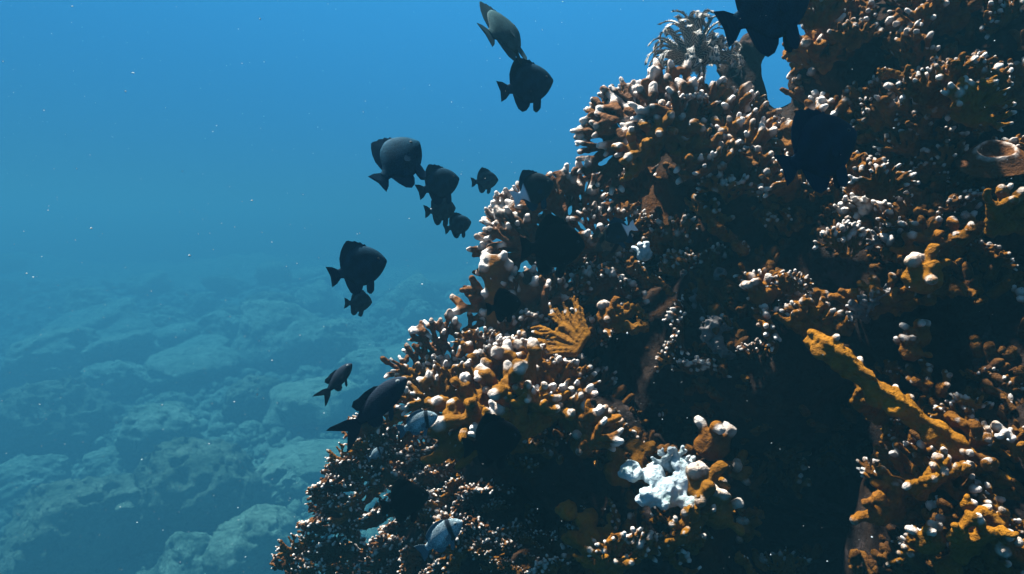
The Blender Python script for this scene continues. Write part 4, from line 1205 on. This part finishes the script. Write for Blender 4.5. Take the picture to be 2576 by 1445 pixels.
def flat_fin(base, tipv, w0, w1, t=.005, n=6):
    """a paddle shaped fin between two points (paired fins): outline in its own plane"""
    a, b_ = Vector(base), Vector(tipv); d = (b_ - a); L = d.length; d.normalize()
    up = Vector((0.9, 0, .45)) if abs(d.z) > .5 else Vector((0.2, 0, 1))
    s_ = (up - d * up.dot(d)).normalized(); nn = d.cross(s_)
    out = [(0, w0 / 2), (.45, w1 * .48), (.8, w1 * .5), (1.0, w1 * .25), (1.02, 0), (.92, -w1 * .35), (.6, -w1 * .5), (.25, -w0 * .6)]
    k = len(out); V = []
    for side in (1, -1): V += [a + d * (u * L) + s_ * v + nn * (t * .4 * side) for u, v in out]
    Fc = [tuple(range(k)), tuple(range(2 * k - 1, k - 1, -1))] + [((i + 1) % k, i, k + i, k + (i + 1) % k) for i in range(k)]
    return mesh_any('fin', V, Fc)
SHAPE = {}
SHAPE['damsel'] = dict(
  body=[(.50, .02, -.02, .012), (.475, .095, -.065, .045), (.42, .185, -.13, .075), (.33, .28, -.215, .10), (.22, .355, -.28, .115), (.08, .385, -.325, .115), (-.06, .35, -.31, .10), (-.17, .25, -.225, .07), (-.25, .115, -.105, .042), (-.31, .085, -.08, .028), (-.36, .085, -.08, .018)],
  dorsal=[(.25, .30), (.225, .375), (.195, .375), (.16, .43), (.125, .43), (.075, .475), (.035, .475), (-.025, .51), (-.065, .51), (-.13, .455), (-.20, .37), (-.26, .255), (-.29, .10), (-.2, .10), (-.05, .2), (.1, .24)],
  anal=[(.02, -.25), (-.04, -.36), (-.11, -.42), (-.19, -.43), (-.25, -.36), (-.275, -.24), (-.285, -.085), (-.18, -.10), (-.05, -.18)],
  caudal=[(-.33, .075), (-.42, .15), (-.52, .185), (-.505, .09), (-.49, 0), (-.505, -.09), (-.52, -.185), (-.42, -.15), (-.33, -.075)],
  pelvic=((.16, .02, -.20), (.06, .05, -.47), .10, .13), pectoral=((.20, .066, -.04), (.06, .088, -.10), .05, .11), eye=(.37, .046, .065, .034))
SHAPE['chromis'] = dict(
  body=[(.50, .01, -.02, .012), (.47, .055, -.055, .04), (.40, .105, -.10, .06), (.28, .15, -.145, .07), (.14, .165, -.165, .07), (0, .155, -.155, .06), (-.12, .115, -.115, .045), (-.22, .07, -.07, .028), (-.28, .05, -.05, .018)],
  dorsal=[(.22, .13), (.15, .19), (.02, .215), (-.08, .21), (-.15, .225), (-.21, .19), (-.2, .11), (-.17, .07), (0, .12)],
  anal=[(.0, -.13), (-.05, -.20), (-.13, -.225), (-.19, -.18), (-.2, -.09), (-.16, -.07), (-.05, -.11)],
  caudal=[(-.26, .045), (-.36, .115), (-.56, .185), (-.62, .185), (-.48, .10), (-.36, .015), (-.36, -.015), (-.48, -.10), (-.62, -.185), (-.56, -.185), (-.36, -.115), (-.26, -.045)],
  pelvic=((.16, .02, -.11), (.02, .04, -.26), .05, .06), pectoral=((.22, .052, -.02), (.07, .08, -.05), .03, .08), eye=(.40, .030, .035, .030))
SHAPE['oval'] = dict(SHAPE['damsel'],
  body=[(.50, .02, -.02, .012), (.475, .075, -.055, .045), (.42, .14, -.105, .07), (.33, .205, -.16, .09), (.22, .25, -.205, .10), (.08, .265, -.225, .10), (-.06, .235, -.205, .09), (-.17, .165, -.15, .065), (-.25, .10, -.09, .04), (-.31, .07, -.065, .026), (-.36, .07, -.065, .018)],
  dorsal=[(.25, .20), (.2, .285), (.08, .315), (-.06, .30), (-.16, .255), (-.23, .205), (-.26, .12), (-.2, .09), (0, .17)],
  anal=[(.0, -.18), (-.05, -.25), (-.14, -.265), (-.22, -.2), (-.26, -.1), (-.18, -.08), (-.05, -.15)],
  pelvic=((.16, .02, -.15), (.04, .04, -.33), .07, .08))
FISH_ME = {}
def fish_parts(shape):
    if shape in FISH_ME: return FISH_ME[shape]
    S = SHAPE[shape]; L = [('body', loft(S['body']))]
    L += [('dorsal_fin', fin(S['dorsal'], .010)), ('anal_fin', fin(S['anal'], .009)), ('tail_fin', fin(S['caudal'], .010))]
    for sg in (1, -1):
        for nm in ('pelvic', 'pectoral'):
            a, b_, w0, w1 = S[nm]
            L.append((nm + '_fin', flat_fin((a[0], a[1] * sg, a[2]), (b_[0], b_[1] * sg, b_[2]), w0, w1)))
        x, y, z, r = S['eye']
        L.append(('eye', eye_mesh(x, y * sg, z, r))); L.append(('pupil', eye_mesh(x, (y + r * .22) * sg, z, r * .62)))
    FISH_ME[shape] = L
    return L
_fm = {}
def fish(name, shape, skin, px, py, len_px, depth, pitch, yaw, label, roll=0, group=None, cat='fish', rear_fin=None):
    """pitch turns the head up in the picture, yaw turns the head away (+) or towards (-) the viewer; 180 faces the other way"""
    L = len_px * depth / PXF
    Mx = Matrix.Translation(at(px, py, depth)) @ Matrix.Rotation(R(-pitch), 4, 'Y') @ Matrix.Rotation(R(yaw), 4, 'Z') @ Matrix.Rotation(R(roll), 4, 'X') @ Matrix.Scale(L, 4)
    root = None; eye = None
    for nm, me in fish_parts(shape):
        mat = FM[skin][0] if nm == 'body' else ((EYE_PALE if skin in ('banded', 'chromis') else EYE_RING) if nm == 'eye' else (EYE_DARK if nm == 'pupil' else FM[skin][1]))
        if skin == 'half' and nm in ('pelvic_fin', 'pectoral_fin', 'dorsal_fin', 'anal_fin'): mat = FM['dark'][1]
        key = (id(me), mat.name)
        if key not in _fm:
            m2 = me if len(me.materials) == 0 else me.copy()
            m2.materials.clear(); m2.materials.append(mat); _fm[key] = m2
        if nm == 'body':
            root = add(name, _fm[key]); root.matrix_world = Mx; tag(root, label, cat, group)
        else:
            o = add(nm, _fm[key], parent=eye if nm == 'pupil' else root)
            if nm == 'eye': eye = o
    return root
G1 = 'dark damselfish over the reef'
F = fish
F('damselfish', 'damsel', 'olive', 1264, 84, 180, 1.45, 34, 58, 'greenish dark fish tilted and turning away at the top of the open water', group=G1)
F('damselfish', 'damsel', 'dark', 1325, 216, 142, 1.5, 14, 12, 'dark fish with a pointed back fin directly below the tilted greenish fish', group=G1)
F('damselfish', 'damsel', 'blue', 1003, 408, 158, 1.3, 50, 24, 'large blue fish with visible scale rows, foremost of the left group', group=G1)
F('damselfish', 'damsel', 'dark', 1104, 466, 110, 1.6, 20, 15, 'dark fish just behind the large blue scaled fish', group=G1)
F('damselfish', 'damsel', 'dark', 1108, 528, 88, 1.75, 8, 35, 'dark fish half hidden beneath the one behind the blue scaled fish', group=G1)
F('damselfish', 'damsel', 'dark', 1152, 568, 70, 1.8, 16, 10, 'small dark fish at the lower end of the left group', group=G1)
F('damselfish', 'damsel', 'dark', 1220, 456, 68, 1.85, 6, 10, 'smallest dark fish, alone beside the pale coral crest', group=G1)
F('damselfish', 'damsel', 'dark', 902, 676, 145, 1.4, 16, 10, 'dark fish alone over the sea bed with its back fin raised', group=G1)
F('damselfish', 'damsel', 'dark', 902, 762, 74, 1.7, -4, 40, 'small dark fish right under the one over the sea bed', group=G1)
F('damselfish', 'damsel', 'black', 1268, 770, 92, 1.42, 8, 20, 'black fish in front of the tall coral column', group=G1)
F('damselfish', 'damsel', 'black', 1240, 1112, 150, 1.28, 6, 15, 'black fish in front of the large orange white tipped coral', group=G1)
F('damselfish', 'damsel', 'black', 1020, 1262, 120, 1.36, 10, 15, 'black fish hidden in shade over the finely branched skirt', group=G1)
F('damselfish', 'damsel', 'black', 1392, 622, 165, 1.5, 2, 10, 'black fish hovering under the wide dark coral fan', group=G1)
F('damselfish', 'damsel', 'deep', 2062, 380, 228, 0.98, 26, 10, 'large deep blue fish close by, in front of the right wall', group=G1)
F('damselfish', 'damsel', 'dark', 1930, 20, 260, 1.0, 26, 8, 'largest dark fish, cut off by the top edge', group=G1)
F('chromis', 'chromis', 'chromis', 944, 1022, 205, 1.25, 42, 12, 'large slender grey fish with a forked tail at the reef edge')
F('chromis', 'chromis', 'chromis', 848, 957, 108, 1.5, 50, 20, 'small slender fish with a forked tail over the sea bed')
F('banded_damselfish', 'oval', 'banded', 1052, 1066, 104, 1.3, 20, 10, 'pale blue fish with a dark bar behind its eye, under the grey forked tail fish')
F('banded_damselfish', 'oval', 'banded', 1110, 1352, 128, 1.2, 34, 12, 'pale netted fish with a dark bar, low on the near reef')
F('banded_damselfish', 'oval', 'banded', 945, 1142, 48, 1.6, 30, 30, 'tiny pale fish peeking out of the finely branched coral')
F('half_white_fish', 'damsel', 'half', 1342, 480, 112, 1.62, 22, 10, 'black fish with a white tail among the pale tipped crest corals')
F('half_white_fish', 'damsel', 'half', 1560, 586, 82, 1.58, 28, 168, 'black fish with a white tail turned the other way in front of the tan fish', roll=0)
F('tan_fish', 'damsel', 'tan', 1532, 606, 88, 1.64, -30, 10, 'tan round bodied fish with black bars against the shaded reef')

# ------------------------------------------------------------------ drifting specks
def marine_snow():
    rs = np.random.default_rng(3)
    n = 1700
    d = 0.45 + 3.2 * rs.random(n) ** 0.8
    px = rs.uniform(-60, 2640, n); py = rs.uniform(-40, 1490, n)
    c = np.array([tuple(at(a, b, q)) for a, b, q in zip(px, py, d)])
    s = (0.00035 + 0.0011 * rs.random(n) ** 4) * (0.5 + 0.5 * d)
    base = np.array([(1, 0, 0), (-1, 0, 0), (0, 1, 0), (0, -1, 0), (0, 0, 1), (0, 0, -1)], float)
    V = base[None] * s[:, None, None] * rs.uniform(.5, 1.6, (n, 1, 3)) + c[:, None, :]
    T = np.array([(0, 2, 4), (2, 1, 4), (1, 3, 4), (3, 0, 4), (2, 0, 5), (1, 2, 5), (3, 1, 5), (0, 3, 5)])
    Fc = T[None] + (np.arange(n) * 6)[:, None, None]
    m, nn, l, b = new_mat('marine_snow'); b.inputs['Base Color'].default_value = (.26, .28, .29, 1); b.inputs['Roughness'].default_value = .9
    o = add('marine_snow', make_mesh('marine_snow', V.reshape(-1, 3), Fc.reshape(-1, 3), smooth=False), m)
    tag(o, 'pale specks drifting in the water', 'particles', kind='stuff')
marine_snow()

# ------------------------------------------------------------------ haze: the water itself
def haze():
    lo, hi = Vector((-480, -30, -7.5)), Vector((480, 560, CAM_Z + 1.7))
    V = [(x, y, z) for x in (lo.x, hi.x) for y in (lo.y, hi.y) for z in (lo.z, hi.z)]
    Fc = [(0, 1, 3, 2), (4, 6, 7, 5), (0, 4, 5, 1), (2, 3, 7, 6), (0, 2, 6, 4), (1, 5, 7, 3)]
    m = bpy.data.materials.new('water_haze'); m.use_nodes = True
    n, l = m.node_tree.nodes, m.node_tree.links
    n.clear()
    out = n.new('ShaderNodeOutputMaterial'); v = n.new('ShaderNodeVolumePrincipled')
    v.inputs['Color'].default_value = (0.0115, 0.049, 0.074, 1)
    v.inputs['Density'].default_value = 0.118
    v.inputs['Anisotropy'].default_value = 0.2
    v.inputs['Absorption Color'].default_value = (0.06, 0.25, 0.35, 1)     # red goes first
    l.new(v.outputs[0], out.inputs['Volume'])
    o = add('haze', mesh_any('haze', V, Fc), m)
    tag(o, 'blue sea water hazing the distance', 'water', kind='stuff')
haze()
